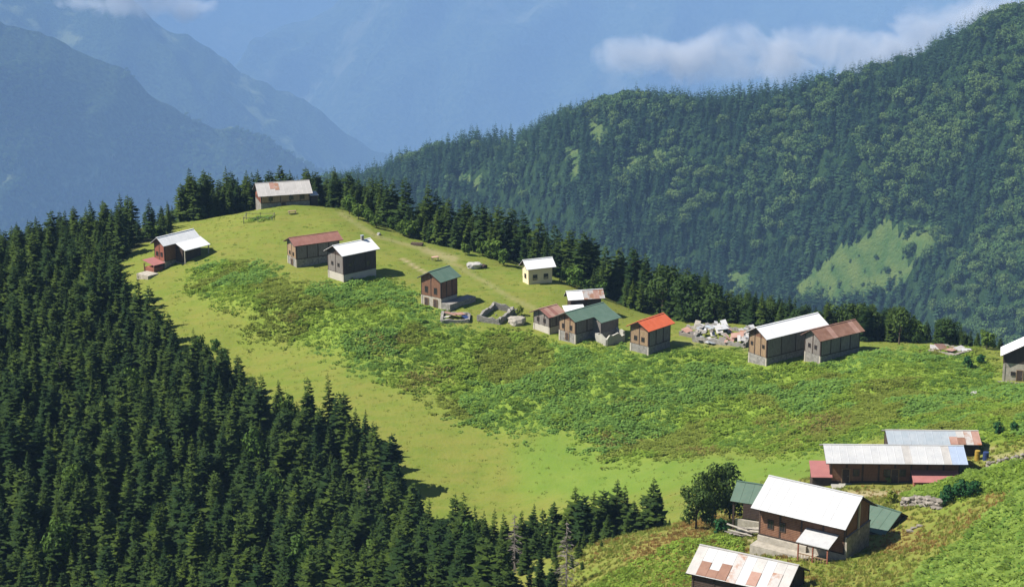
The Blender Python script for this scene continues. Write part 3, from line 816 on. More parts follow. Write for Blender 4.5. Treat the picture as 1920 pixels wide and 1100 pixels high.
rb, Fb = house(HS['big'], 'big_house', 'large brown timber house with broad white roof and porch in front', 'house', 'roof_white', base='stone_pale', wall='wood_brown', panel=None, panel_side='wood_brown', hb=.16, ova=.5, ovb=1.15, gpanels=2, spanels=4, corner=None,
      wins=(('s', .22, .4, .55, .9), ('s', .72, .4, .55, .9), ('s', .86, .4, .55, .9)))
rbt, Fbt = house(HS['bottom'], 'rust_roof_hut', 'hut with white and rust-brown sheet roof at the bottom edge below the big house', 'hut', 'roof_white_worn', base='stone_grey', wall='wood_dark', hb=.2, spanels=4, corner=None, ova=.5, ovb=.4,
      alt={1: ('roof_white_worn', 'roof_white_rusty', .4, .95), 2: 'roof_white', 3: ('roof_white_worn', 'roof_rust_pink', .5, .95), 4: 'roof_white', 5: 'roof_white_rusty', 6: ('roof_white', 'roof_rust', .45, .98), 7: ('roof_white', 'roof_rust', .72, .98), 8: ('roof_white', 'roof_rust', .5, .98)})
# open green-roofed shelter left of the big house
h = HS['shedl']; F = Frame(h)
r = tag(empty('open_shelter', (h['c'][0], h['c'][1], h['z0']), h['th']), 'open shelter with green roof on dark posts left of the big house', 'shelter')
add_roof(r, F, 'roof_green_dark')
for aa in (.35, F.La - .35):
    for bb in (.35, F.Wb - .35): F.box(MB(), aa - .1, aa + .1, bb - .1, bb + .1, -1.5, F.he - .05).build('post', MATS['wood_dark'], r)
F.box(MB(), .6, F.La - .6, F.Wb - 1.2, F.Wb - .6, -.8, F.he - .2).build('back_wall', MATS['wood_dark'], r)
F.box(MB(), .45, F.La - .5, .5, .75, -1.5, .35).build('low_wall', MATS['stone_pale'], r)
# green-roofed store behind the big house
h = HS['shedr']; F = Frame(h)
r = tag(empty('small_store', (h['c'][0], h['c'][1], h['z0']), h['th']), 'low store with green roof tucked behind the gable of the big house', 'store')
add_roof(r, F, 'roof_green_dark')
F.box(MB(), .35, F.La - .3, .3, F.Wb - .3, -1.8, F.he - .14).build('wall', MATS['stone_grey'], r)
MBg = MB(); zt = F.he + F.rise - .2
MBg.add([F.p(.36, .5, F.he - .13), F.p(.36, F.Wb - .5, F.he - .13), F.p(.36, F.Wb / 2, zt), F.p(.5, .5, F.he - .13), F.p(.5, F.Wb - .5, F.he - .13), F.p(.5, F.Wb / 2, zt)], [(0, 2, 1), (3, 4, 5), (0, 1, 4, 3), (1, 2, 5, 4), (2, 0, 3, 5)])
MBg.build('gable', MATS['wood_dark'], r)

# extra pieces of the big house: stone gable, white gable post, porch, terrace
F = Fb; La, Wb, he, rise = F.La, F.Wb, F.he, F.rise
F.box(MB(), .30, .47, 1.2, Wb - 1.15, -2.2, he * .62).build('gable_base', MATS['stone_grey'], rb)
F.box(MB(), .26, .42, Wb / 2 - .14, Wb / 2 + .14, he * .5, he + rise * .9).build('gable_post', MATS['plaster_white'], rb)
F.box(MB(), .26, .48, 1.05, 1.25, -2.0, he * .66).build('corner_post', MATS['stone_pale'], rb)
F.box(MB(), .24, .46, 1.1, Wb - 1.1, he * .62 + .004, he * .62 + .16).build('gable_beam', MATS['wood_grey'], rb)
# porch
pr = MB()
p0, p1 = 1.2, 5.0     # along a
zpo, zpi = he * .48, he * .66
pr.add([F.p(p0, -1.5, zpo), F.p(p1, -1.5, zpo), F.p(p1, 1.05, zpi), F.p(p0, 1.05, zpi), F.p(p0, -1.5, zpo + .09), F.p(p1, -1.5, zpo + .09), F.p(p1, 1.05, zpi + .09), F.p(p0, 1.05, zpi + .09)],
       [(0, 3, 2, 1), (4, 5, 6, 7), (0, 1, 5, 4), (1, 2, 6, 5), (2, 3, 7, 6), (3, 0, 4, 7)])
po = pr.build('porch_roof', MATS['roof_white'], rb)
for aa in (p0 + .2, (p0 + p1) / 2, p1 - .2): F.box(MB(), aa - .07, aa + .07, -1.35, -1.21, -2.0, zpo - .01).build('porch_post', MATS['wood_red'], po)
F.box(MB(), p0 + .3, p1 - .3, -1.34, -1.28, .55, .65).build('rail', MATS['wood_tan'], po)
for i in range(9):
    aa = p0 + .5 + i * .35
    F.box(MB(), aa, aa + .07, -1.33, -1.29, -.4, .55).build('baluster', MATS['wood_tan'], po)
F.box(MB(), -.2, La - .3, -.5, 1.1, -2.6, -.2).build('terrace', MATS['stone_pale'], rb)
F.box(MB(), 4.9, La - .5, .85, 1.13, -.3, he * .13).build('footing', MATS['stone_pale'], rb)

# pieces of the long house: pink lean-tos and the terrace
F = Fl
h = F.h
def slab(root, F, a0, a1, b0, z0, b1, z1, mat, name, th=.08, parent=None):
    mb = MB().add([F.p(a0, b0, z0), F.p(a1, b0, z0), F.p(a1, b1, z1), F.p(a0, b1, z1), F.p(a0, b0, z0 + th), F.p(a1, b0, z0 + th), F.p(a1, b1, z1 + th), F.p(a0, b1, z1 + th)],
                  [(0, 3, 2, 1), (4, 5, 6, 7), (0, 1, 5, 4), (1, 2, 6, 5), (2, 3, 7, 6), (3, 0, 4, 7)])
    return mb.build(name, MATS[mat], parent or root)
lt = slab(rl, F, -1.75, 1.05, .8, .95, 3.6, 2.25, 'roof_pink', 'lean_to_roof')
F.box(MB(), -1.55, .78, 1.0, 3.4, -1.8, .85).build('lean_to_wall', MATS['wood_dark'], lt)
lt2 = slab(rl, F, 11.3, 17.5, -1.0, 1.05, 1.25, 1.9, 'roof_pink', 'lean_to_roof')
F.box(MB(), 11.5, 17.3, -.6, 1.2, -2.5, .95).build('lean_to_wall', MATS['wood_red'], lt2)
F.box(MB(), .9, 9.5, -2.6, 1.28, -2.5, .02).build('terrace', MATS['concrete'], rl)
# awning left block of the timber house at the forest edge
h = HS['left']; F = Frame(h)
TH = COL.objects['timber_house']
cs = slab(None, F, 3.4, F.La + .2, -2.9, F.he - 1.25, .25, F.he + .08, 'roof_bright', 'catslide_roof', parent=TH)
F.box(MB(), 3.8, F.La - 1.6, -1.7, .6, -2.0, F.he - 1.0).build('catslide_wall', MATS['wood_dark'], cs)
F.box(MB(), 3.5, F.La - .2, -2.4, .58, -2.0, .9).build('catslide_plinth', MATS['stone_grey'], cs)
for aa in (3.7, F.La - .1): F.box(MB(), aa - .09, aa + .09, -2.6, -2.42, -2.0, F.he - 1.2).build('catslide_post', MATS['stone_pale'], cs)
slab(None, F, -2.6, .55, .2, 1.25, 3.9, 1.95, 'roof_pink', 'lean_to_roof', parent=COL.objects['timber_house'])
lt = [o for o in COL.objects['timber_house'].children if o.name.startswith('lean_to')][0]
for aa, bb in ((-2.4, .5), (-2.4, 3.6)): F.box(MB(), aa - .08, aa + .08, bb - .08, bb + .08, -1.5, 1.35).build('lean_to_post', MATS['wood_brown'], lt)
F.box(MB(), -2.3, .3, .6, 3.5, -2.0, .5).build('lean_to_wall', MATS['wood_red'], lt)
F.box(MB(), -5.6, -2.7, -1.2, 2.4, -2.0, -.1).build('terrace', MATS['stone_pale'], COL.objects['timber_house'])
# annex of the top house
h = HS['top']; F = Frame(h); rtop = COL.objects['ridge_house']
ax = F.box(MB(), F.La - .3, F.La + 1.4, 1.5, 4.5, -1.5, F.he * .72).build('annex', MATS['wood_dark'], rtop)
slab(None, F, F.La - .45, F.La + 1.6, 1.2, F.he * .72, 4.7, F.he * .8, 'roof_white', 'annex_roof', parent=ax)
# wing of the weathered house under the same green roof
h = HS['greenl']; F = Frame(h); rgl = [o for o in COL.objects if 'angled pale green roof' in o.get('label', '')][0]
gw = slab(None, F, 5.0, F.La + .1, -2.0, F.he - .8, .2, F.he + .08, 'roof_green', 'wing_roof', parent=rgl)
F.box(MB(), 5.3, F.La - .2, -1.5, .6, -2.2, F.he - .62).build('wing_wall', MATS['wood_grey'], gw)
F.box(MB(), 5.2, F.La - .1, -1.6, .59, -2.2, F.he * .3).build('wing_plinth', MATS['stone_grey'], gw)
# white lean-to below the rusty hut
h = HS['rusty']; F = Frame(h); rr = [o for o in COL.objects if o.name.startswith('timber_hut')][0]
lw = slab(None, F, -1.2, 3.0, -2.6, 1.2, -.1, 1.9, 'roof_bright', 'lean_to_roof', parent=rr)
F.box(MB(), -1.0, 2.8, -2.1, .3, -1.6, 1.1).build('lean_to_wall', MATS['stone_grey'], lw)
# stone terrace beside the green roofed house
h = HS['green']; F = Frame(h); rg = [o for o in COL.objects if o.name.startswith('timber_house') and 'green roof on pale' in o.get('label', '')][0]
F.box(MB(), .6, F.La + 2.2, -1.8, .4, -2.5, 1.1).build('terrace', MATS['stone_grey'], rg)

# ------------------------------------------------------------------ ruins, walls, stones
def stones_mesh(k):
    b = bmesh.new(); bmesh.ops.create_icosphere(b, subdivisions=1, radius=.5)
    rr = random.Random(k)
    for v in b.verts: v.co = Vector((v.co.x * rr.uniform(.8, 1.25), v.co.y * rr.uniform(.7, 1.1), v.co.z * rr.uniform(.5, .8)))
    me = bpy.data.meshes.new('stone'); b.to_mesh(me); b.free(); me.materials.append(MATS['stone_rubble']); return me
STONES = [stones_mesh(k) for k in range(6)]
def stone_wall(name, label, cat, pix, hgt=.9, wid=.6, step=.55, y1=440.0, group=None):
    """a dry wall of single stones along pixels picked on the ground"""
    p = [Vector(gpick(x, y, y1=y1)) for x, y in pix]
    root = tag(empty(name, p[0]), label, cat, group)
    for a, b in zip(p[:-1], p[1:]):
        n = max(1, int((b - a).length / step))
        for i in range(n):
            c = a.lerp(b, (i + .5) / n)
            for lv in range(max(1, int(hgt / .4))):
                q = c + Vector((random.uniform(-.12, .12), random.uniform(-.15, .15), 0))
                q.z = float(gz(q.x, q.y)) + .12 + lv * .4
                s = random.uniform(.75, 1.25)
                link('stone', random.choice(STONES), root, loc=q - root.location, rot=(random.uniform(-.3, .3), random.uniform(-.3, .3), random.uniform(0, 6)), scl=(s * step * 1.5, s * wid * 1.2, s * .7))
    return root
def ruin(name, label, cat, pix, hgt, mat='stone_grey', th=.5, sheets=(), group=None, close=True, debris=0):
    """roofless broken walls between picked corners, with fallen roof sheets"""
    p = [Vector(gpick(x, y)) for x, y in pix]
    root = tag(empty(name, sum(p, Vector()) / len(p)), label, cat, group)
    prs = list(zip(p, p[1:] + p[:1])) if close else list(zip(p[:-1], p[1:]))
    for a, b in prs:
        d = (b - a); L = math.hypot(d.x, d.y); n = max(2, int(L / .7)); dr = Vector((d.x, d.y, 0)).normalized(); nr_ = Vector((-dr.y, dr.x, 0)) * th / 2
        vs, fs = [], []
        for i in range(n + 1):
            c = a.lerp(b, i / n); zt = c.z + hgt * random.uniform(.55, 1.0); zb = c.z - 1.0
            for s, z in ((-1, zb), (-1, zt), (1, zt + random.uniform(-.08, .08)), (1, zb)): vs.append(tuple(c + nr_ * s - root.location)[:2] + (z - root.location.z,))
        for i in range(n):
            o = 4 * i
            for k in range(4): fs.append((o + k, o + (k + 1) % 4, o + 4 + (k + 1) % 4, o + 4 + k))
        fs += [(0, 3, 2, 1), tuple(4 * n + k for k in range(4))]
        MB().add(vs, fs).build('broken_wall', MATS[mat], root)
    for (x, y, w, l, mt, up) in sheets:
        c = Vector(gpick(x, y)); c.z += up
        me = MB().box(-w / 2, w / 2, -l / 2, l / 2, 0, .03).mesh('fallen_sheet', MATS[mt])
        link('fallen_sheet', me, root, loc=c - root.location, rot=(random.uniform(-.1, .55), random.uniform(-.25, .25), random.uniform(-.5, .9)))
    for i in range(debris):
        a = random.choice(p); b = random.choice(p); c = a.lerp(b, random.random()); c.z = float(gz(c.x, c.y)) + .1
        s = random.uniform(.4, 1.0)
        link('stone', random.choice(STONES), root, loc=c - root.location, rot=(random.random(), random.random(), random.random() * 6), scl=(s, s, s))
    return root
ruin('ruined_hut', 'collapsed stone hut under fallen white and rusty sheets beside the long white roof', 'ruin', [(1300,640), (1395,652), (1420,628), (1325,614)], 1.1,
     sheets=[(random.uniform(1305, 1412), random.uniform(612, 648), random.uniform(.5, 1.3), random.uniform(.8, 2.0), mt, random.uniform(.3, 1.0)) for mt in ('roof_white', 'roof_white_worn', 'stone_grey', 'roof_white_rusty', 'roof_zinc', 'wood_grey', 'roof_white', 'roof_rust_pink', 'roof_white_worn', 'stone_pale') * 6] + [(1352,624,2.4,2.6,'roof_white',1.1), (1382,638,2.4,2.2,'roof_rust_pink',1.0)], debris=40, mat='stone_grey')
ruin('rubble_heap', 'heap of grey and brown rubble right of the orange-red roof', 'rubble', [(1275,628), (1300,634), (1310,622), (1290,615)], .7, sheets=[(1288,624,1.6,1.8,'roof_rust_pink',.5), (1300,630,1.4,1.2,'wood_grey',.5)], debris=22, mat='stone_rubble')
ruin('ruined_hut', 'small ruin with rusty sheets below the green-roofed timber house', 'ruin', [(828,606), (878,606), (880,592), (830,590)], .8, sheets=[(845,596,2.4,1.4,'roof_rust_pink',.8), (862,596,2.0,1.4,'roof_rust_pink',.8), (838,600,1.2,1.2,'roof_white_worn',.6), (874,600,1.2,1.4,'paint_blue',.6)], debris=14)
ruin('ruined_walls', 'roofless stone foundation with pale earth floor left of the faded red roof', 'ruin', [(896,602), (936,608), (962,585), (926,578)], 1.3, mat='stone_grey', debris=8)
ruin('ruined_walls', 'broken stone wall beside the yellow earth bank', 'ruin', [(940,603), (962,588), (975,583)], 1.1, mat='stone_grey', close=False, debris=6)
ruin('roofless_annex', 'low pale concrete walls without roof left of the orange-red roof', 'annex', [(1117,640), (1137,650), (1170,640), (1152,628)], 2.0, mat='concrete', th=.35)
ruin('rubble_heap', 'heap of pinkish rubble on the crest left of the edge house', 'rubble', [(1745,660), (1790,668), (1820,660), (1770,650)], .5, sheets=[(1765,656,3.0,1.6,'roof_rust_pink',.5), (1785,660,2.6,1.6,'roof_rust_pink',.4), (1800,657,2.4,1.4,'roof_white_worn',.4), (1812,660,1.6,1.0,'roof_white',.3), (1752,655,1.6,1.2,'roof_white_worn',.4)], debris=24, mat='stone_rubble')
stone_wall('dry_stone_wall', 'grey dry stone wall behind the green store', 'wall', [(1690,950), (1720,948), (1765,955)], 1.3, .9, .6)
stone_wall('dry_stone_wall', 'pinkish dry stone wall beside the shed at the right edge', 'wall', [(1850,876), (1885,868), (1922,860)], .9, .7, .55)
stone_wall('dry_stone_wall', 'pale dry stone edging below the edge house', 'wall', [(1866,718), (1925,722)], .5, .5, .5)
stone_wall('stone_edging', 'pale stones edging the path above the green store', 'edging', [(1700,1000), (1730,985)], .4, .5, .6)
# fallen timber and stones left of the big house
p = Vector(gpick(1400, 1005))
r = tag(empty('plank_pile', p), 'pile of grey weathered planks left of the big house', 'planks')
for i in range(16):
    me = MB().box(-.12, .12, -1.4, 1.4, 0, .06).mesh('plank', MATS['stone_pale' if i % 4 else 'wood_grey'])
    link('plank', me, r, loc=(random.uniform(-1.2, 1.2), random.uniform(-.8, .8), .1 + .06 * i), rot=(random.uniform(-.15, .15), random.uniform(-.15, .15), R(70) + random.uniform(-.5, .5)))
# yellow drum, blue barrel near the shed
def drum(name, label, px, py, mat, rad=.4, hgt=1.0, up=0.0):
    p = Vector(gpick(px, py)); n = 14
    r = tag(empty(name, (p.x, p.y, p.z + up)), label, 'barrel')
    mb = MB()
    for z0, z1, ra, rb_ in ((-.2, hgt * .3, rad, rad), (hgt * .3, hgt * .34, rad * 1.05, rad * 1.05), (hgt * .34, hgt * .66, rad, rad), (hgt * .66, hgt * .7, rad * 1.05, rad * 1.05), (hgt * .7, hgt, rad, rad)): mb.tube((0, 0, z0), (0, 0, z1), ra, rb_, n)
    b = mb.build('body', MATS[mat], r); MB().tube((0, 0, hgt), (0, 0, hgt + .04), rad * .94, rad * .94, n).build('lid', MATS[mat], r)
drum('barrel', 'yellow barrel at the dark open end of the zinc-roofed shed', 1832, 862, 'paint_yellow', .36, 1.3)
drum('barrel', 'dark blue barrel beside the yellow one at the shed', 1848, 861, 'paint_blue', .4, 1.0)
# garden plot, bench and white things on the ridge top
p = Vector(gpick(486, 412))
r = tag(empty('vegetable_plot', p), 'fenced green vegetable plot in front of the highest house', 'garden plot')
for sx in (-3.2, 0, 3.2):
    for sy in (-2.2, 2.2): MB().box(sx - .06, sx + .06, sy - .06, sy + .06, -.8, 1.1).build('post', MATS['wood_grey'], r)
for sy in (-2.2, 2.2): MB().box(-3.2, 3.2, sy - .03, sy + .03, .8, .9).build('rail', MATS['wood_grey'], r)
for sx in (-3.2, 3.2): MB().box(sx - .03, sx + .03, -2.13, 2.13, .8, .9).build('rail', MATS['wood_grey'], r)
GARDEN = p.copy()
p = Vector(gpick(548, 402)); r = tag(empty('picnic_table', p, .3), 'small wooden table on the grass before the highest house', 'table')
MB().box(-.9, .9, -.4, .4, .7, .76).build('table_top', MATS['wood_tan'], r)
for sx in (-.7, .7): MB().box(sx - .05, sx + .05, -.3, .3, -.2, .7).build('leg', MATS['wood_grey'], r)
for sy in (-.75, .75): MB().box(-.9, .9, sy - .14, sy + .14, .4, .45).build('seat', MATS['wood_tan'], r)
p = Vector(gpick(816, 489)); r = tag(empty('picnic_table', p, .5), 'pale pinkish table standing alone on the ridge path', 'table')
MB().box(-.75, .75, -.4, .4, .75, .82).build('table_top', MATS['tarp_pink'], r)
for sx in (-.65, .65):
    for sy in (-.3, .3): MB().box(sx - .04, sx + .04, sy - .04, sy + .04, -.3, .75).build('leg', MATS['wood_grey'], r)
# boulder on the ridge
def rock(name, label, px, py, s, mat, seed=3, parts=()):
    b = bmesh.new(); bmesh.ops.create_icosphere(b, subdivisions=3, radius=1.0)
    for v in b.verts:
        n = v.co.normalized(); k = .5 + 1.0 * fbm(n.x * 1.9 + 5 + n.z, n.y * 1.9 + n.z * 1.3 + 9, seed, 4)
        v.co = n * float(k)
        if v.co.z > .55: v.co.z = .55 + (v.co.z - .55) * .3
    me = bpy.data.meshes.new(name); b.to_mesh(me); b.free(); me.materials.append(MATS[mat])
    q = Vector(gpick(px, py)); o = link(name, me, None, loc=(q.x, q.y, q.z + s[2] * .3), scl=s, rot=(0, 0, .4)); return tag(o, label, 'rock')
rock('boulder', 'big pale boulder on the ridge path between green roof and yellow house', 888, 503, (1.7, 1.4, 1.1), 'stone_white')
rock('boulder', 'dark boulder touching the big pale one on the ridge path', 907, 503, (.7, .7, .8), 'wood_dark', 8)
rock('boulder', 'yellowish earth-stained boulder left of the faded red roof', 968, 606, (1.7, 1.4, 1.3), 'stone_pale', 11)
rock('boulder', 'whitish stone lying in the weeds below the pink rubble', 1829, 738, (.8, .5, .4), 'stone_white', 12)
p = Vector(gpick(782, 460)); r = tag(empty('log_shelter', p, -.2), 'low dark log pile at the forest edge on the ridge', 'log pile')
for i in range(9): MB().tube((-1.3, (i % 5) * .32 - .6 + (.16 if i > 4 else 0), .15 + .28 * (i // 5)), (1.3, (i % 5) * .32 - .6 + (.16 if i > 4 else 0), .15 + .28 * (i // 5)), .16, .14, 8).build('log', MATS['bark'], r)
rock('boulder', 'small white stone on the ridge meadow near the trees', 710, 441, (.45, .4, .55), 'stone_white', 15)
# ------------------------------------------------------------------ trees
def spruce_crown(seed, H=10.0, Rr=1.75, levels=30, nb=9, twigs=3, bare=0.06, ragged=.3, expo=.72):
    r_ = np.random.default_rng(seed)
    V, Fc = [], []
    for i in range(levels):
        f = i / (levels - 1)
        z = H * (bare + (0.955 - bare) * f ** 0.92) + r_.uniform(-.1, .1)
        rad = Rr * ((1 - f) ** expo) * (1.0 if f > .12 else .72 + f * 2.3) + 0.10
        k = max(4, int(round(nb * (1 - .45 * f))))
        a0 = r_.uniform(0, 6.28); z_lv, lv_h = z, H / levels
        for j in range(k):
            z = z_lv + r_.uniform(-.9, .9) * lv_h
            a = a0 + 6.2832 * j / k + r_.uniform(-.35, .35)
            L = rad * r_.uniform(1 - ragged, 1 + ragged * .6) * (.62 + .76 * float(vnoise(f * 5.0 + seed, 3 + 2.2 * math.cos(a) + seed, seed))) * (.75 + .5 * float(vnoise(f * 9.0, 2 * math.sin(a) + 5, seed + 3)))
            dr = r_.uniform(.28, .55) * (1 - .9 * f) - .18 * f
            ca, sa = math.cos(a), math.sin(a)
            P = lambda d, s, dz: (ca * d - sa * s, sa * d + ca * s, z + dz)
            w = L * r_.uniform(.22, .34) + .05
            n = len(V)
            V += [P(.02, 0, .04), P(.5 * L, 0, -.30 * dr * L + .03), P(L, 0, -dr * L + .06 * L), P(.55 * L, w, -.42 * dr * L - .13 * L), P(.55 * L, -w, -.42 * dr * L - .13 * L)]
            Fc += [(n, n + 1, n + 3), (n + 1, n + 2, n + 3), (n, n + 4, n + 1), (n + 1, n + 4, n + 2)]
            for q in range(twigs):
                d = L * r_.uniform(.3, .9); s = r_.choice((-1, 1)); n = len(V)
                ln = L * r_.uniform(.16, .30) + .08
                V += [P(d, 0, -dr * d * .8), P(d + ln * .25, s * .08, -dr * d * .8 + .02), P(d + ln * .65, s * ln, -dr * d * .9 - ln * r_.uniform(.2, .6))]
                Fc.append((n, n + 1, n + 2))
    # leader
    n = len(V); V += [(-.05, 0, H * .93), (.05, 0, H * .93), (0, .05, H * .93), (0, 0, H)]
    Fc += [(n, n + 1, n + 3), (n + 1, n + 2, n + 3), (n + 2, n, n + 3)]
    return np.array(V, np.float32), np.array(Fc, np.int32)
def trunk_mesh(name, H, r0, mat='bark', top=.85):
    mb = MB(); z = [-1.0, 0, H * .3, H * .6, H * top]; rr = [r0 * 1.3, r0, r0 * .75, r0 * .45, r0 * .15]
    for k in range(4): mb.tube((0, 0, z[k]), (0, 0, z[k + 1]), rr[k], rr[k + 1], 6)
    return mb.mesh(name, MATS[mat])
SPR_C, SPR_T = [], []
for k in range(9):
    Rr = (2.1, 2.5, 1.95, 2.1, 2.7, 2.2, 2.3, 1.85, 2.1)[k]
    v, f = spruce_crown(100 + k, 10.0, Rr, levels=30 + (k % 3) * 3, nb=9 + k % 2, ragged=.3 + .08 * (k % 4), expo=(.55, .8, .65, .42, .72, .9, .5, .75, .36)[k])
    SPR_C.append(mesh_np('crown', v, f, MATS['spruce_needles']))
SPR_T = [trunk_mesh('trunk', 10.0, .17)]

def leaf_cloud(seed, lobes, n, size, squash=.9):
    """many small leaf clumps spread through lobes; lobes: (x, y, z, r)"""
    r_ = np.random.default_rng(seed)
    w = np.array([l[3] ** 2 for l in lobes]); w /= w.sum()
    li = r_.choice(len(lobes), n, p=w); lo = np.array(lobes)[li]
    d = r_.normal(size=(n, 3)); d /= np.linalg.norm(d, axis=1)[:, None]
    rad = lo[:, 3] * (r_.uniform(.55, 1.05, n))
    c = lo[:, :3] + d * rad[:, None] * np.array([1, 1, squash])
    s = size * r_.uniform(.6, 1.3, n)
    nrm = d + r_.normal(scale=.5, size=(n, 3)) + np.array([0, 0, .35]); nrm /= np.linalg.norm(nrm, axis=1)[:, None]
    t1 = np.cross(nrm, r_.normal(size=(n, 3))); t1 /= np.linalg.norm(t1, axis=1)[:, None]; t2 = np.cross(nrm, t1)
    V = np.stack([c - t1 * s[:, None], c + t2 * s[:, None] * .55 + nrm * s[:, None] * .15, c + t1 * s[:, None], c - t2 * s[:, None] * .55 + nrm * s[:, None] * .15], 1).reshape(-1, 3)
    return V, np.arange(4 * n).reshape(n, 4)
def broadleaf(seed, H=8.0, mat='broadleaf', n=1100, size=.32, wide=.36):
    r_ = np.random.default_rng(seed)
    lobes = [(0, 0, H * .62, H * wide * .8)]
    for i in range(9):
        a = r_.uniform(0, 6.28); d = H * wide * r_.uniform(.35, .75)
        lobes.append((d * math.cos(a), d * math.sin(a), H * r_.uniform(.16, .82), H * wide * r_.uniform(.32, .55)))
    lobes.append((0, 0, H * .88, H * .14))
    V, Fq = leaf_cloud(seed, lobes, n, size)
    cr = mesh_np('crown', V, Fq, MATS[mat])
    mb = MB(); mb.tube((0, 0, -.8), (0, 0, H * .55), H * .025, H * .016, 7)
    for l in lobes[1:6]: mb.tube((0, 0, H * .3), l[:3], H * .012, H * .004, 5)
    return cr, mb.mesh('trunk', MATS['bark'])
BRD = [broadleaf(200 + k, n=1500) for k in range(4)]
BLT = [broadleaf(210 + k, mat='belt_leaf', n=1500) for k in range(4)]
BUSH = {m: broadleaf(230 + i, 3.0, m, 420, .26, .42) for i, m in enumerate(('broadleaf', 'bush_dark', 'bush_yellow', 'bush_grey'))}

def tree(name, label, cat, p, crown, trunk, s, rz=None, group=None, lean=0.0):
    r = empty(name, p, random.uniform(0, 6.28) if rz is None else rz)
    r.scale = s if isinstance(s, tuple) else (s, s, s)
    if lean: r.rotation_euler = (random.uniform(-lean, lean), random.uniform(-lean, lean), r.rotation_euler.z)
    tag(r, label, cat, group)
    link('trunk', trunk, r); link('crown', crown, r)
    return r
FOOT = [np.array(footprint(h, 1.6)) for h in HS.values()]
def free_of_houses(x, y):
    return not any(inpoly(x, y, [tuple(q) for q in fp]) for fp in FOOT)

SKY = [(-330,480),(-100,455),(0,425),(45,408),(80,395),(110,385),(140,380),(165,358),(185,362),(215,350),(245,340),(262,345),(280,335),(300,362),(318,375),(340,340),(355,312),(385,312),(408,330),(425,310),(445,330),(460,316),(483,315),(505,316),
       (522,305),(545,315),(575,310),(592,318),(608,335),(626,308),(640,330),(655,318),(672,332),(700,322),(715,320),(735,330),(760,330),(795,335),(820,352),(840,365),(870,370),(905,375),(935,380),(960,385),(985,390),(1010,400),(1040,415),(1065,425),(1090,430),
       (1115,440),(1135,455),(1150,480),(1165,460),(1190,455),(1210,470),(1240,490),(1262,520),(1290,498),(1320,503),(1345,535),(1370,540),(1400,538),(1430,545),(1460,550),(1490,552),(1520,568),(1550,560),(1580,560),(1610,565),(1640,568),(1665,577),(1690,572),(1715,592),
       (1740,597),(1780,592),(1800,607),(1830,622),(1860,632),(1880,634),(1905,650),(1990,665),(2100,680)]
skx, sky_y = np.array([s[0] for s in SKY], float), np.array([s[1] for s in SKY], float)
crx, crY = np.array([c[0] for c in CREST], float), np.array([c[2] for c in CREST], float)
TR = []   # x, y, height, zone
def put_top(px, py, dY, zone, hmin=3.5, hmax=15):
    Y = float(np.interp(px, crx, crY)) + dY
    p = unproj(px, py, Y); g = float(gz(p[0], p[1])); hgt = p[2] - g
    if hmin < hgt < hmax and free_of_houses(p[0], p[1]): TR.append((float(p[0]), float(p[1]), float(hgt), zone)); return True
    return False
# trees that make the skyline of the ridge
for px, py in SKY:
    if 310 < px < 1900:
        if px in (318, 408, 608, 1150, 1262): continue
        put_top(px, py, random.uniform(6, 14), 'ridge')
for k in range(170):
    px = random.uniform(305, 1895)
    if 470 < px < 600 and random.random() < .5: continue
    py = float(np.interp(px, skx, sky_y)) + random.uniform(4, 34)
    put_top(px, py, random.uniform(3, 32), 'ridge')
for k in range(130):
    px = random.uniform(300, 700); py = float(np.interp(px, skx, sky_y)) + random.uniform(2, 40)
    put_top(px, py, random.uniform(4, 30), 'ridge')
# front edge of the ridge wood (lower, near the meadow)
for k in range(150):
    px = random.uniform(650, 1240); e = float(np.interp(px, [650, 700, 800, 950, 1100, 1250], [395, 418, 455, 490, 545, 603]))
    put_top(px, e - random.uniform(30, 75), random.uniform(1.5, 16), 'ridge', 2.5)
for k in range(60):
    px = random.uniform(1240, 1890); e = float(np.interp(px, skx, sky_y))
    put_top(px, e + random.uniform(8, 34), random.uniform(2, 18), 'ridge', 2.2)
for k in range(70):
    px = random.uniform(1600, 1905); e = float(np.interp(px, skx, sky_y))
    put_top(px, e + random.uniform(-6, 14), random.uniform(2, 12), 'ridge', 1.6)
for k in range(70):
    px = random.uniform(1240, 1650); e = float(np.interp(px, skx, sky_y))
    put_top(px, e + random.uniform(-4, 20), random.uniform(2, 14), 'ridge', 2.0)
BELT = []
for k in range(13):
    px = 1250 + k * 48.0 + random.uniform(-8, 8); e = float(np.interp(px, skx, sky_y))
    Y = float(np.interp(px, crx, crY)) + random.uniform(1.5, 7)
    p = unproj(px, e + random.uniform(4, 26), Y); g = float(gz(p[0], p[1]))
    if 2.0 < p[2] - g < 13 and free_of_houses(p[0], p[1]): BELT.append((float(p[0]), float(p[1]), float(p[2] - g)))
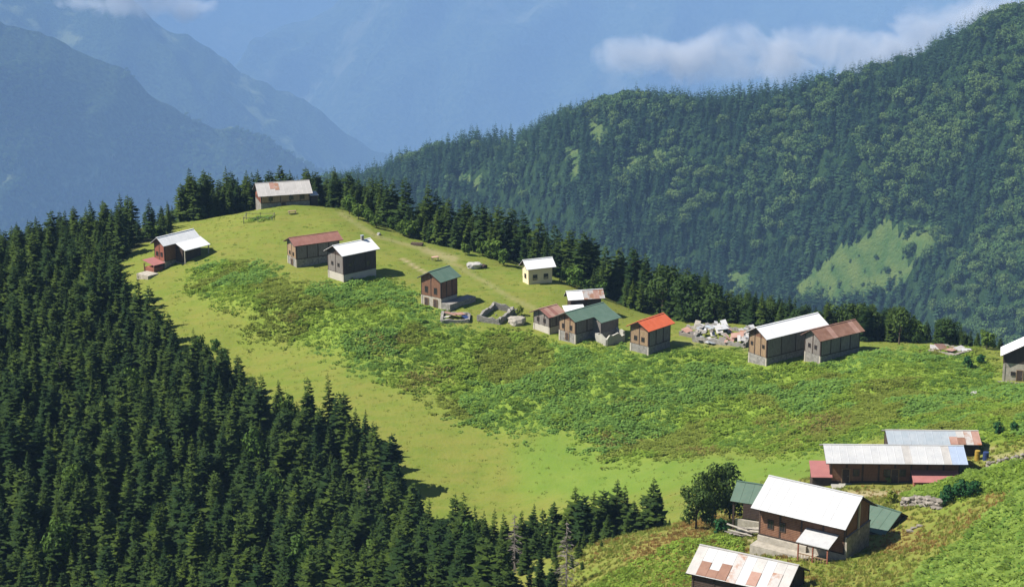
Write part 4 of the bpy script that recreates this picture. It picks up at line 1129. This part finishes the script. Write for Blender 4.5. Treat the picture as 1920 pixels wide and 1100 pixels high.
# the big forest, lower left
fx0, fx1, fy0, fy1 = -190, 40, 185, 445
cell = {}
def far_enough(x, y, d):
    i, j = int(x // 4), int(y // 4)
    for a in (i - 1, i, i + 1):
        for b in (j - 1, j, j + 1):
            for q in cell.get((a, b), ()):
                if (q[0] - x) ** 2 + (q[1] - y) ** 2 < d * d: return False
    cell.setdefault((i, j), []).append((x, y)); return True
cand = np.c_[rng.uniform(fx0, fx1, 42000), rng.uniform(fy0, fy1, 42000)]
cz = gz(cand[:, 0], cand[:, 1]); qx, qy = proj(np.c_[cand, cz])
okm = inpoly(qx, qy, FOREST)
for (x, y), z, a, b, o in zip(cand, cz, qx, qy, okm):
    if not o: continue
    if not far_enough(x, y, 2.25 + 0.85 * vnoise(x * .08, y * .08, 77)): continue
    if a > 950 and (y < 217 or b < 1100): continue
    hgt = 10.2 + 3.2 * (vnoise(x * .05, y * .05, 78) - .5) + random.uniform(-3.4, 2.6)
    if a < 330 and b < 520: hgt *= .85
    top = proj((x, y, z + hgt))
    # the trees must not stand higher than the skyline they make
    sk = float(np.interp(a, skx, sky_y))
    if a < 330 and b < 560 and top[1] < sk + 2: hgt *= max(.4, (b - sk - random.uniform(0, 12)) / max(1, b - top[1]))
    if a > 200 and a < 330 and 480 < b < 560: hgt = min(hgt, 6)
    if hgt > 2.5 and free_of_houses(x, y): TR.append((x, y, hgt, 'forest'))
# the row of spruces between meadow and near slope: tops seen in the picture
ROW = [(905,962,238),(925,948,240),(948,958,236),(975,952,236),(998,938,238),(1018,950,234),(1040,935,236),(1076,905,238),(1098,920,234),(1112,915,238),(1130,910,236),(1151,894,238),(1174,905,236),(1192,935,232),(1225,888,236),
       (880,985,238),(855,978,240),(830,1000,238),(800,1010,240),(780,1000,246),(1060,960,228),(1140,960,228),(1005,985,226),(960,1000,226),(1095,990,222),(1175,965,229),(1040,1010,219),(920,1010,230),(1255,968,232),(1205,960,231),
       (940,1005,224),(985,1012,220),(1012,1025,214),(1030,1002,223),(1085,1010,217),(1112,985,223),(1150,990,223),(955,1045,213),(920,1045,218),(992,1062,208),(1128,1008,218),(1045,1045,211),(1072,1035,213),(905,1075,212),(880,1040,224),(950,1085,204),(1020,1080,205),(1010,1050,204),(1035,1058,202.5),(1092,1048,209),(1112,1042,211),(1135,1035,214),(975,1080,201),(1000,1092,198),(1160,1015,217),(1185,1005,221),(1125,1060,207),(930,1095,204)]
for px, py, Y in ROW:
    p = unproj(px, py, Y); g = float(gz(p[0], p[1])); TR.append((float(p[0]), float(p[1]), float(p[2] - g), 'lone' if px == 1225 else 'row'))
# which trees show, and how large: paint cones from near to far
W_, H_ = 480, 275
cov = np.zeros((H_, W_), bool)
order = sorted(range(len(TR)), key=lambda i: TR[i][1])
vis = {}
for i in order:
    x, y, hg, zn = TR[i]; z = float(gz(x, y))
    bx_, by_ = proj((x, y, z)); tx, ty = proj((x, y, z + hg))
    hw = FPX / y * hg * .17
    y0, y1 = int(ty / 4), int(by_ / 4)
    c = 0
    for r_ in range(max(0, y0), min(H_, y1 + 1)):
        f = (r_ - y0 + .5) / max(1, y1 - y0); w = hw * f / 4
        a, b = int(max(0, bx_ / 4 - w)), int(min(W_, bx_ / 4 + w + 1))
        if b > a: c += int((~cov[r_, a:b]).sum()); cov[r_, a:b] = True
    vis[i] = c
shown = [i for i in order if vis[i] > 0]
big = set(sorted(shown, key=lambda i: -vis[i])[:296])
rest = [i for i in shown if i not in big]
hid = [i for i in order if vis[i] == 0 and proj((TR[i][0], TR[i][1], 0))[0] > -250]
if PRINT: print('trees', len(TR), 'shown', len(shown), 'rest', len(rest), 'hidden', len(hid))
ZL = {'forest': ('dark green spruce packed in the big forest at lower left', 'spruces of the lower left forest'),
      'ridge': ('dark spruce in the belt of trees along the back of the ridge', 'spruces along the ridge crest'),
      'row': ('spruce in the row between the meadow and the near slope', 'spruces between meadow and near slope'),
      'lone': ('slim spruce standing free right of the row below the meadow', None)}
for i in big:
    x, y, hg, zn = TR[i]; k = random.randrange(9); s = hg / 10.0; w = s * random.uniform(.75, 1.12) if hg > 6 else s * 1.35
    if zn == 'lone': k = 4
    lab, gr = ZL[zn]
    px_, py_ = proj((x, y, float(gz(x, y)) + hg * .5))
    if zn == 'forest':
        if py_ < 520: lab, gr = 'spruce on the skyline of the forest left of the white-roofed red house', 'spruces on the forest skyline'
        elif inpoly(px_, py_ + 70, FOREST) == False or inpoly(px_ + 60, py_ + 20, FOREST) == False: lab, gr = 'spruce on the outer edge of the lower left forest facing the meadow', 'spruces on the forest edge'
        elif py_ > 980: lab, gr = 'spruce at the bottom border of the picture in the lower left forest', 'spruces at the bottom border'
        elif px_ < 250: lab, gr = 'spruce deep in the forest near the left border', 'spruces near the left border'
        else: lab, gr = 'dark green spruce in the middle of the lower left forest', 'spruces in the middle of the forest'
    if zn == 'ridge':
        if px_ < 610: lab, gr = 'dark spruce in the stand behind the highest house', 'spruces behind the highest house'
        elif px_ > 1240: lab, gr = 'spruce in the low belt of trees behind the roofs on the right', 'spruces behind the right-hand roofs'
    tree('spruce_tree', lab, 'tree', (x, y, float(gz(x, y)) - .1), SPR_C[k], SPR_T[0], (w, w, s), group=gr, lean=.05)

# instancing of what nobody could count
def stuff(name, label, pts, scl, rot, idx, protos, mats=None):
    """protos: list of mesh lists joined per kind"""
    me = bpy.data.meshes.new(name); me.vertices.add(len(pts)); me.vertices.foreach_set('co', np.asarray(pts, np.float32).ravel())
    for nm, ty, a, key in (('iscale', 'FLOAT_VECTOR', scl, 'vector'), ('irot', 'FLOAT_VECTOR', rot, 'vector'), ('iidx', 'INT', idx, 'value')):
        at = me.attributes.new(nm, ty, 'POINT'); at.data.foreach_set(key, np.asarray(a, np.int32 if ty == 'INT' else np.float32).ravel())
    col = bpy.data.collections.new(name + '_kinds')
    for i, pm in enumerate(protos):
        o = bpy.data.objects.new('%s_kind_%02d' % (name, i), pm); col.objects.link(o)
    o = link(name, me)
    ng = bpy.data.node_groups.new(name, 'GeometryNodeTree')
    ng.interface.new_socket('Geometry', in_out='INPUT', socket_type='NodeSocketGeometry'); ng.interface.new_socket('Geometry', in_out='OUTPUT', socket_type='NodeSocketGeometry')
    N, Lk = ng.nodes, ng.links
    gi, go = N.new('NodeGroupInput'), N.new('NodeGroupOutput')
    ci = N.new('GeometryNodeCollectionInfo'); ci.inputs[0].default_value = col; ci.inputs[1].default_value = True; ci.inputs[2].default_value = True
    ip = N.new('GeometryNodeInstanceOnPoints'); Lk.new(gi.outputs[0], ip.inputs['Points']); Lk.new(ci.outputs[0], ip.inputs['Instance'])
    ip.inputs['Pick Instance'].default_value = True
    for nm, ty, sk in (('iscale', 'FLOAT_VECTOR', 'Scale'), ('irot', 'FLOAT_VECTOR', 'Rotation'), ('iidx', 'INT', 'Instance Index')):
        na = N.new('GeometryNodeInputNamedAttribute'); na.data_type = ty; na.inputs[0].default_value = nm
        Lk.new(na.outputs[0], ip.inputs[sk])
    Lk.new(ip.outputs[0], go.inputs[0])
    md = o.modifiers.new('scatter', 'NODES'); md.node_group = ng
    return tag(o, label, kind='stuff')
def joined(name, parts):
    """one mesh of several meshes, keeping their materials"""
    b = bmesh.new(); mats = []
    out = bpy.data.meshes.new(name)
    for me in parts:
        n0 = len(b.faces); b.from_mesh(me); b.faces.ensure_lookup_table()
        for f in b.faces[n0:]: f.material_index = len(mats)
        mats.append(me.materials[0])
    b.to_mesh(out); b.free()
    for m in mats: out.materials.append(m)
    return out
SPR_J = [joined('spruce', [c, SPR_T[0]]) for c in SPR_C]
rh = rest + hid
if rh:
    pts = np.array([(TR[i][0], TR[i][1], float(gz(TR[i][0], TR[i][1])) - .1) for i in rh]); hs = np.array([TR[i][2] for i in rh]) / 10
    n = len(rh); ww = hs * rng.uniform(.75, 1.12, n)
    o = stuff('forest', 'remaining dark spruces filling the forest between the nearer trees', pts, np.c_[ww, ww, hs], np.c_[rng.uniform(-.03, .03, n), rng.uniform(-.03, .03, n), rng.uniform(0, 6.28, n)], rng.integers(0, 9, n), SPR_J)

# single trees and bushes one can point at
def at_px(px, py, y1=440.0): return Vector(gpick(px, py, y1=y1))
tree('broadleaf_tree', 'dense dark broadleaf tree beside the open green-roofed shelter', 'tree', at_px(1335, 985, 232), *BLT[0], (.82, .82, 1.0))
tree('broadleaf_tree', 'smaller broadleaf tree leaning on the dense one by the green-roofed shelter', 'tree', at_px(1305, 992, 232), *BLT[1], .7)
tree('broadleaf_tree', 'rounded tree between the dense tree and the green-roofed shelter', 'tree', at_px(1368, 975, 232), *BLT[2], (.78, .78, .95))
for lab, px, py, m, s in (('grey-green round bush at the foot of the spruces left of the highest house', 374, 412, 'bush_grey', 1.3), ('bright green shrub behind the white-roofed house at the forest edge', 288, 447, 'broadleaf', 1.0),
        ('dark green bush beside the dry stone wall on the near slope', 1775, 945, 'bush_dark', .75), ('dark green bush right of the one by the dry stone wall', 1800, 938, 'bush_dark', .8), ('dark green bush at the upper end of the bush row on the near slope', 1824, 930, 'bush_dark', .65),
        ('yellow-green shrub beside the gable of the big house', 1670, 945, 'bush_yellow', .6), ('olive shrub on the yellow earth bank left of the faded red roof', 975, 592, 'bush_yellow', .7),
        ('dark shrub below the pink rubble on the crest', 1815, 690, 'bush_dark', .7), ('dark shrub left of the stone house at the edge', 1838, 682, 'bush_dark', .6), ('dark green bush right of the zinc-roofed shed', 1872, 814, 'bush_dark', .6),
        ('dark green bush right of the yellow-green shrub on the crest slope', 1900, 810, 'bush_dark', .5), ('dark bush by the plank pile', 1352, 1002, 'bush_dark', .7), ('green shrub at the corner of the long white house', 1665, 905, 'bush_yellow', .35)):
    tree('bush', lab, 'bush', at_px(px, py), *BUSH[m], s)
ED = [(655,402),(672,412),(690,420),(706,428),(735,430),(750,440),(768,447),(800,452),(812,456),(838,462),(856,466),(872,478),(886,470),(905,480),(925,486),(945,498),(962,490),(1058,530),(1078,540),(1096,548),(1125,556),(1180,575),(1205,585),(1222,590),(1310,596),(1340,600),(1500,600),(1660,636),(1690,640),(1720,643),(1850,655)]
for px, py in ED:
    p = at_px(px, py); s = random.uniform(.7, 1.5)
    tree('edge_bush', 'leafy green bush along the edge of the ridge wood', 'bush', p, *BUSH['broadleaf'], s, group='bushes along the ridge wood')
for px, py, s in ((1293,600,1.2),(1325,602,1.0)):
    tree('broadleaf_tree', 'broad leafy tree rising above the belt behind the orange-red roof' if px < 1300 else 'second broad tree behind the collapsed hut', 'tree', at_px(px, py), *BLT[3], s)
for x, y, hg in BELT:
    cr, tk = BLT[random.randrange(4)]; px_ = proj((x, y, 20))[0]
    lab = 'leafy tree in the belt behind the collapsed hut' if px_ < 1420 else ('leafy tree in the belt behind the long white roof' if px_ < 1640 else 'leafy tree in the belt behind the pink rubble')
    tree('broadleaf_tree', lab, 'tree', (x, y, float(gz(x, y)) - .1), cr, tk, (hg / 8 * 1.15, hg / 8 * 1.15, hg / 8 * 1.05), group='leafy trees of the right-hand belt')
# lighter leafy trees among the spruces
for px, py, Y, hg in ((380,720,335,8),(545,800,308,7),(150,1000,275,9),(480,905,292,8),(505,1000,272,9),(300,940,285,8),(245,790,318,8),(880,1080,226,8),(700,1080,236,8),(560,1085,240,9),(110,1090,255,9),(800,1050,238,7),(420,690,334,6),(160,760,322,7)):
    p = unproj(px, py, Y); cr, tk = BRD[int(px) % 4]
    tree('broadleaf_tree', 'light green leafy tree among the dark spruces of the lower left forest', 'tree', (p[0], p[1], float(gz(p[0], p[1]))), cr, tk, (hg / 8 * .8, hg / 8 * .8, hg / 8 * 1.1), group='leafy trees in the spruce forest')
for px, py, sc_ in ((236,562,1.0),(258,580,.8),(222,548,1.2),(300,612,.8),(405,662,.9)):
    tree('edge_bush', 'light green shrub at the forest edge below the terrace of the red timber house' if px < 270 else 'light green shrub at the meadow edge of the big forest', 'bush', at_px(px, py), *BUSH['broadleaf'], sc_, group='light shrubs at the forest edge')
# dead spruces
def dead_mesh(seed, H):
    r_ = random.Random(seed); tk, br = MB(), MB()
    tk.tube((0, 0, -1), (0, 0, H * .5), .15, .09, 6); tk.tube((0, 0, H * .5), (0, 0, H), .09, .015, 6)
    for i in range(90):
        f = r_.uniform(.12, .97); a = r_.uniform(0, 6.28); L = (1 - f) ** .8 * H * .2 + .25; L *= r_.uniform(.5, 1.1)
        e = (math.cos(a) * L, math.sin(a) * L, H * f - L * r_.uniform(.1, .5))
        br.tube((0, 0, H * f), e, .055, .018, 3)
        for q in range(4):
            t_ = r_.uniform(.35, .95); c = (e[0] * t_, e[1] * t_, H * f + (e[2] - H * f) * t_); b2 = a + r_.choice((-1, 1)) * r_.uniform(.5, 1.1); l2 = L * r_.uniform(.2, .4)
            br.tube(c, (c[0] + math.cos(b2) * l2, c[1] + math.sin(b2) * l2, c[2] - l2 * .3), .03, .012, 3)
    return tk.mesh('trunk', MATS['dead_wood']), br.mesh('branches', MATS['dead_wood'])
for lab, px, py, Y, ty in (('bare grey dead spruce in front of the row below the meadow', 1062, 1088, 202.5, 975), ('whitish dead spruce high in the lower left forest', 118, 775, 318, 672), ('thin dead spruce at the edge of the lower left forest', 690, 985, 275, 892), ('slim grey dead spruce in the row left of the bare one', 965, 1060, 222, 962)):
    p = unproj(px, py, Y); g = float(gz(p[0], p[1])); Hh = z_at(ty, Y) - g
    tk, br = dead_mesh(int(px), max(4, float(Hh)))
    r = tag(empty('dead_spruce', (p[0], p[1], g)), lab, 'tree'); link('trunk', tk, r); link('branches', br, r)

# ------------------------------------------------------------------ woods on the far hill
def far_spruce(seed):
    v, f = spruce_crown(seed, 10.0, 2.2, levels=16, nb=7, twigs=1, ragged=.3); return mesh_np('far_spruce', v, f, MATS['far_needles'])
def far_broad(seed):
    r_ = np.random.default_rng(seed)
    lobes = [(0, 0, 5.5, 2.6)] + [(2.3 * math.cos(a), 2.3 * math.sin(a), r_.uniform(3.2, 7), r_.uniform(1.2, 2.0)) for a in r_.uniform(0, 6.28, 6)]
    V, Fq = leaf_cloud(seed, lobes, 750, .48); return mesh_np('far_broadleaf', V, Fq, MATS['far_broadleaf'])
FARK = [far_spruce(300 + k) for k in range(5)] + [far_broad(320 + k) for k in range(4)]
c = np.c_[rng.uniform(-462, 1040, 110000), rng.uniform(1414, 2500, 110000)]
z = hz(c[:, 0], c[:, 1]); qx, qy = proj(np.c_[c, z])
hcY = np.interp(qx, [q[0] for q in HC], [q[2] for q in HC])
m = (qx > 560) & (qx < 2150) & (c[:, 1] < hcY + 50) & (qy < 760)
wob = (fbm(c[:, 0] / 20, c[:, 1] / 20, 51) - .5)
inc = np.zeros(len(c), bool)
for pl in CLEAR: inc |= inpoly(qx + wob * 40, qy + wob * 30, pl)
m &= ~(inc & (rng.uniform(0, 1, len(c)) < .80))
c, z, qx, qy, inc = c[m], z[m], qx[m], qy[m], inc[m]
cell2 = {}; keep = []
for i, (x, y) in enumerate(c):
    a, b = int(x // 7), int(y // 7); d2 = (3.8 + 2.7 * random.random()) ** 2; good = True
    for aa in (a - 1, a, a + 1):
        for bb in (b - 1, b, b + 1):
            for j in cell2.get((aa, bb), ()):
                if (c[j, 0] - x) ** 2 + (c[j, 1] - y) ** 2 < d2: good = False; break
    if good: cell2.setdefault((a, b), []).append(i); keep.append(i)
c, z, qx, qy, inc = c[keep], z[keep], qx[keep], qy[keep], inc[keep]
n = len(c)
bl = .02 + .62 * np.clip((qx - 1560) / 240, 0, 1) * (fbm(c[:, 0] / 84, c[:, 1] / 84, 55) > .43) + .5 * (fbm(c[:, 0] / 55, c[:, 1] / 55, 56) > .61) + .5 * np.clip(1 - np.hypot((qx - 1150) / 90, (qy - 215) / 45), 0, 1)
isb = rng.uniform(0, 1, n) < bl
idx_ = np.where(isb, rng.integers(5, 9, n), rng.integers(0, 5, n))
hs = np.where(isb, rng.uniform(1.5, 2.6, n), rng.uniform(1.4, 2.9, n)) * (.75 + .5 * fbm(c[:, 0] / 70, c[:, 1] / 70, 59)); hs = np.where(inc, hs * rng.uniform(.15, .55, n), hs); ws = hs * rng.uniform(.85, 1.1, n)
stuff('hillside_forest', 'mixed spruce and broadleaf forest covering the hill across the valley', np.c_[c, z - .3], np.c_[ws, ws, hs], np.c_[np.zeros(n), np.zeros(n), rng.uniform(0, 6.28, n)], idx_, FARK)
if PRINT: print('far trees', n)
# trees on the nearest hazy spur, as one mass
q = VA[11:].reshape(-1, 3); qx, qy = proj(q)
cand = rng.integers(0, len(q), 9000)
V0 = VA[11:]; nj, ni = V0.shape[:2]
fj, fi = rng.uniform(0, nj * .75, 60000), rng.uniform(0, ni - 1.01, 60000)
j0, i0 = fj.astype(int), fi.astype(int); tj, ti = (fj - j0)[:, None], (fi - i0)[:, None]
pp = (V0[j0, i0] * (1 - tj) + V0[np.minimum(j0 + 1, nj - 1), i0] * tj) * (1 - ti) + (V0[j0, i0 + 1] * (1 - tj) + V0[np.minimum(j0 + 1, nj - 1), i0 + 1] * tj) * ti
px_, py_ = proj(pp)
m = (px_ > -150) & (px_ < 720) & (py_ > -40) & (py_ < 520) & (fbm(pp[:, 0] / 300, pp[:, 2] / 200, 58) < .56)
pp = pp[m]; n = len(pp); hs = rng.uniform(1.9, 3.6, n)
stuff('mountain_forest', 'hazy forest on the nearest mountain spur', pp, np.c_[hs * 1.1, hs * 1.1, hs], np.c_[np.zeros(n), np.zeros(n), rng.uniform(0, 6.28, n)], rng.integers(0, 9, n), FARK)
if PRINT: print('spur trees', n)

# ------------------------------------------------------------------ weeds and grass, as masses
def clump(seed, n, size, h, mat, spread=.5):
    r_ = np.random.default_rng(seed); V, Fc = [], []
    for i in range(n):
        a = r_.uniform(0, 6.28); d = spread * math.sqrt(r_.uniform(0, 1)); x, y, z = d * math.cos(a), d * math.sin(a), h * r_.uniform(.35, 1.0) * (1 - .5 * d / spread)
        b = a + r_.uniform(-.8, .8); L = size * r_.uniform(.6, 1.2); w = L * r_.uniform(.3, .45); dz = L * r_.uniform(-.35, .25); k = len(V)
        ca, sa = math.cos(b), math.sin(b)
        V += [(x, y, z), (x + ca * L * .5 - sa * w, y + sa * L * .5 + ca * w, z + dz * .2 + .06), (x + ca * L, y + sa * L, z + dz), (x + ca * L * .5 + sa * w, y + sa * L * .5 - ca * w, z + dz * .2 + .06)]
        Fc.append((k, k + 1, k + 2, k + 3))
    return mesh_np('clump', np.array(V), np.array(Fc), MATS[mat])
def tuft(seed, n, h, mat, spread=.3):
    r_ = np.random.default_rng(seed); V, Fc = [], []
    for i in range(n):
        a = r_.uniform(0, 6.28); d = spread * math.sqrt(r_.uniform(0, 1)); x, y = d * math.cos(a), d * math.sin(a); b = r_.uniform(0, 6.28); hh = h * r_.uniform(.6, 1.2); w = .05; lx, ly = r_.normal(scale=.25 * h, size=2); k = len(V)
        V += [(x - w * math.cos(b), y - w * math.sin(b), -.05), (x + w * math.cos(b), y + w * math.sin(b), -.05), (x + lx, y + ly, hh)]
        Fc.append((k, k + 1, k + 2))
    return mesh_np('tuft', np.array(V), np.array(Fc), MATS[mat])
WK = [clump(401, 26, .42, .55, 'weed_green'), clump(402, 26, .46, .6, 'weed_blue'), clump(403, 22, .34, .5, 'weed_olive'), clump(404, 20, .34, .6, 'weed_brown'), clump(405, 26, .45, .75, 'weed_dark'), clump(406, 24, .38, .5, 'weed_green'), tuft(407, 26, .6, 'weed_olive'), tuft(408, 26, .6, 'weed_brown')]
def lay(n, x0, x1, y0, y1, prob):
    x, y = rng.uniform(x0, x1, n), rng.uniform(y0, y1, n)
    m = rng.uniform(0, 1, n) < prob(x, y)
    return x[m], y[m]
def field(a): return lambda x, y: bilin(a, GX0, GY0, GD, x, y)
wf, rf, lf, mf, nf, bf, df, of = (field(a) for a in (blur(weed, 9), rust, leafy, midg, neargr, blur(bright, 4), np.clip(dirt, 0, 1), np.clip(wood + behind, 0, 1)))
FP2 = [[tuple(q) for q in footprint(h, .1)] for h in HS.values()]
def clear_fp(x, y):
    m = np.ones(len(x), bool)
    for fp in FP2: m &= ~inpoly(x, y, fp)
    return m
x, y = lay(250000, -110, 130, 240, 430, lambda x, y: np.clip(wf(x, y), 0, 1) * .75)
m = clear_fp(x, y); x, y = x[m], y[m]
na, nb_ = fbm(x / 9, y / 9, 61), fbm(x / 16, y / 16, 62)
r1 = rng.uniform(0, 1, len(x)); rr = rf(x, y)
kind_ = np.where(nb_ > .55, np.where(r1 < .7, 1, 0), np.where(na > .56, np.where(r1 < .92, 2, 6), np.where(r1 < .75, 0, 5)))
kind_ = np.where((na < .38) & (r1 < .4), 4, kind_)
kind_ = np.where(rr > rng.uniform(.1, 1, len(x)), np.where(r1 < .85, 3, 7), kind_)
s = rng.uniform(.45, 1.0, len(x)) * (.75 + .5 * (na > .5))
n = len(x)
stuff('weeds', 'lumpy green and brown weeds covering the slope below the houses', np.c_[x, y, gz(x, y) - .05], np.c_[s, s, s], np.c_[rng.uniform(-.2, .2, n), rng.uniform(-.2, .2, n), rng.uniform(0, 6.28, n)], kind_, WK)
if PRINT: print('weeds', n)
# near slope: big leaves in the corner, mixed weeds elsewhere
LK = [clump(411, 18, .55, .5, 'leaf_near', .6), clump(412, 18, .45, .45, 'leaf_near', .55), clump(413, 24, .34, .4, 'weed_green', .5), tuft(414, 30, .5, 'grass_dry'), tuft(415, 30, .45, 'weed_orange'), tuft(416, 30, .5, 'weed_olive'), clump(417, 18, .5, .9, 'weed_dark', .6)]
x, y = lay(160000, 5, 110, 110, 245, lambda x, y: np.clip(lf(x, y) * .6 + mf(x, y) * .7 + nf(x, y) * .4 + .30, 0, 1) * (1 - of(x, y)) * (1 - .9 * df(x, y)))
m = clear_fp(x, y); x, y = x[m], y[m]
r1 = rng.uniform(0, 1, len(x)); L_, M_, N_ = lf(x, y), mf(x, y), nf(x, y)
leafk = np.where(r1 < .42, 0, np.where(r1 < .7, 1, np.where(r1 < .90, 2, np.where(r1 < .94, 6, 3)))); grassk = np.where(rf(x, y) > rng.uniform(.15, 1, len(x)), 4, np.where(r1 < .55, 3, 5))
kind_ = np.where(L_ > .5, leafk, np.where(M_ > .5, np.where(r1 < .8, 2, 0), np.where((N_ > .5) & (r1 < .5), 2, grassk)))
s = rng.uniform(.35, 1.0, len(x)) * (.7 + .5 * fbm(x / 4, y / 4, 66)); n = len(x)
stuff('undergrowth', 'bright leafy plants and dry grass on the near slope', np.c_[x, y, gz(x, y) - .05], np.c_[s, s, s], np.c_[rng.uniform(-.5, .5, n), rng.uniform(-.5, .5, n), rng.uniform(0, 6.28, n)], kind_, LK)
if PRINT: print('undergrowth', n)
GK = [tuft(421, 20, .14, 'grass_blade', .45), tuft(422, 20, .16, 'grass_blade', .45), clump(423, 12, .22, .12, 'weed_green', .4), clump(424, 14, .3, .3, 'weed_dark', .4)]
x, y = lay(18000, -110, 130, 245, 440, lambda x, y: np.clip(1 - wf(x, y) - of(x, y) - df(x, y), 0, 1) * .7)
m = clear_fp(x, y); x, y = x[m], y[m]; n = len(x); r1 = rng.uniform(0, 1, n)
kind_ = np.where(r1 < .55, 0, np.where(r1 < .80, 1, np.where(r1 < .985, 2, 3))); s = rng.uniform(.6, 1.2, n)
stuff('grass', 'short grass of the mown meadow', np.c_[x, y, gz(x, y) - .03], np.c_[s, s, s], np.c_[np.zeros(n), np.zeros(n), rng.uniform(0, 6.28, n)], kind_, GK)
# vegetables in the plot
for k in range(22):
    sx, sy = random.uniform(-2.8, 2.8), random.uniform(-1.8, 1.8)
    link('vegetable_row', WK[0 if k % 3 else 1], COL.objects['vegetable_plot'], loc=(sx, sy, float(gz(GARDEN.x + sx, GARDEN.y + sy)) - GARDEN.z), rot=(0, 0, k), scl=(1.1, 1.1, 1))

# ------------------------------------------------------------------ air
hz_m = bpy.data.materials.new('haze_air'); hz_m.use_nodes = True
hn, hl = hz_m.node_tree.nodes, hz_m.node_tree.links
hn.remove(hn['Principled BSDF'])
pv = hn.new('ShaderNodeVolumePrincipled')
pv.inputs['Color'].default_value = HAZE_COL
pv.inputs['Density'].default_value = HAZE_D
pv.inputs['Anisotropy'].default_value = -0.3
hl.new(pv.outputs[0], hn['Material Output'].inputs['Volume'])
ho = MB().box(-30500, 30500, -400, 42500, -7310, 150).build('haze', hz_m)
tag(ho, 'blue summer haze filling the valley air', kind='stuff')

def cloud(name, label, puffs, Y, dens, seed, scale):
    """puffs: (px, py, half width px, half height px)"""
    b = bmesh.new()
    cs = []
    for px, py, a, h_ in puffs:
        c = Vector(unproj(px, py, Y + random.uniform(-60, 60))); k = Y / FPX
        cs.append((c, a * k, h_ * k))
    org = sum((c for c, _, _ in cs), Vector()) / len(cs)
    m_ = bpy.data.materials.new(name + '_mist'); m_.use_nodes = True
    nn, ll = m_.node_tree.nodes, m_.node_tree.links
    nn.remove(nn['Principled BSDF'])
    pv = nn.new('ShaderNodeVolumePrincipled'); pv.inputs['Color'].default_value = (.96, .97, 1, 1); pv.inputs['Anisotropy'].default_value = .2
    ge = nn.new('ShaderNodeNewGeometry')
    tot = None
    def mth(op, a, bb=None):
        q = nn.new('ShaderNodeMath'); q.operation = op
        for s_, v_ in zip(q.inputs, (a, bb)):
            if v_ is None: continue
            if isinstance(v_, (int, float)): s_.default_value = v_
            else: ll.new(v_, s_)
        return q.outputs[0]
    for c, a, h_ in cs:
        for f in ((0, 0, 0),):
            bm2 = bmesh.ops.create_icosphere(b, subdivisions=2, radius=1.0)
            for v in bm2['verts']: v.co = Vector((v.co.x * a, v.co.y * a * .5, v.co.z * h_)) + c - org
        vs = nn.new('ShaderNodeVectorMath'); vs.operation = 'SUBTRACT'; ll.new(ge.outputs['Position'], vs.inputs[0]); vs.inputs[1].default_value = c
        vd = nn.new('ShaderNodeVectorMath'); vd.operation = 'DIVIDE'; ll.new(vs.outputs[0], vd.inputs[0]); vd.inputs[1].default_value = (a, a * .5, h_)
        le = nn.new('ShaderNodeVectorMath'); le.operation = 'LENGTH'; ll.new(vd.outputs[0], le.inputs[0])
        f = mth('MAXIMUM', mth('SUBTRACT', 1.0, le.outputs['Value']), 0.0)
        tot = f if tot is None else mth('MAXIMUM', tot, f)
    no = nn.new('ShaderNodeTexNoise'); ll.new(ge.outputs['Position'], no.inputs['Vector']); no.inputs['Scale'].default_value = scale; no.inputs['Detail'].default_value = 7; no.inputs['Roughness'].default_value = .62; no.inputs['Distortion'].default_value = .6
    d = mth('SUBTRACT', mth('ADD', mth('MULTIPLY', tot, 1.2), mth('MULTIPLY', no.outputs[0], 3.4)), 2.0)
    d = mth('MULTIPLY', mth('MINIMUM', mth('MAXIMUM', d, 0.0), .7), dens)
    d = mth('MULTIPLY', d, mth('MINIMUM', mth('MULTIPLY', tot, 3.0), 1.0))
    ll.new(d, pv.inputs['Density']); ll.new(pv.outputs[0], nn['Material Output'].inputs['Volume'])
    me = bpy.data.meshes.new(name)
    # one skin round all puffs
    tmp = bpy.data.meshes.new('t'); b.to_mesh(tmp); b.free()
    ob = link(name, tmp, None, loc=org); rm = ob.modifiers.new('skin', 'REMESH'); rm.mode = 'VOXEL'; rm.voxel_size = 18.0 * Y / 2600
    tmp.materials.append(m_)
    tag(ob, label, kind='stuff')
cloud('cloud', 'long white valley cloud drifting behind the wooded hill', [(1200,105,110,50),(1300,110,120,62),(1390,100,120,72),(1480,110,130,75),(1570,105,140,80),(1660,105,150,85),(1750,80,150,85),(1830,55,150,80),(1920,25,150,75),(2020,0,140,60)], 6700, .026, 5, .0075)
cloud('cloud', 'small white cloud touching the mountain at the upper left', [(150,4,70,26),(220,10,85,36),(290,10,85,36),(350,16,80,36),(240,-20,120,40)], 9800, .018, 6, .0055)
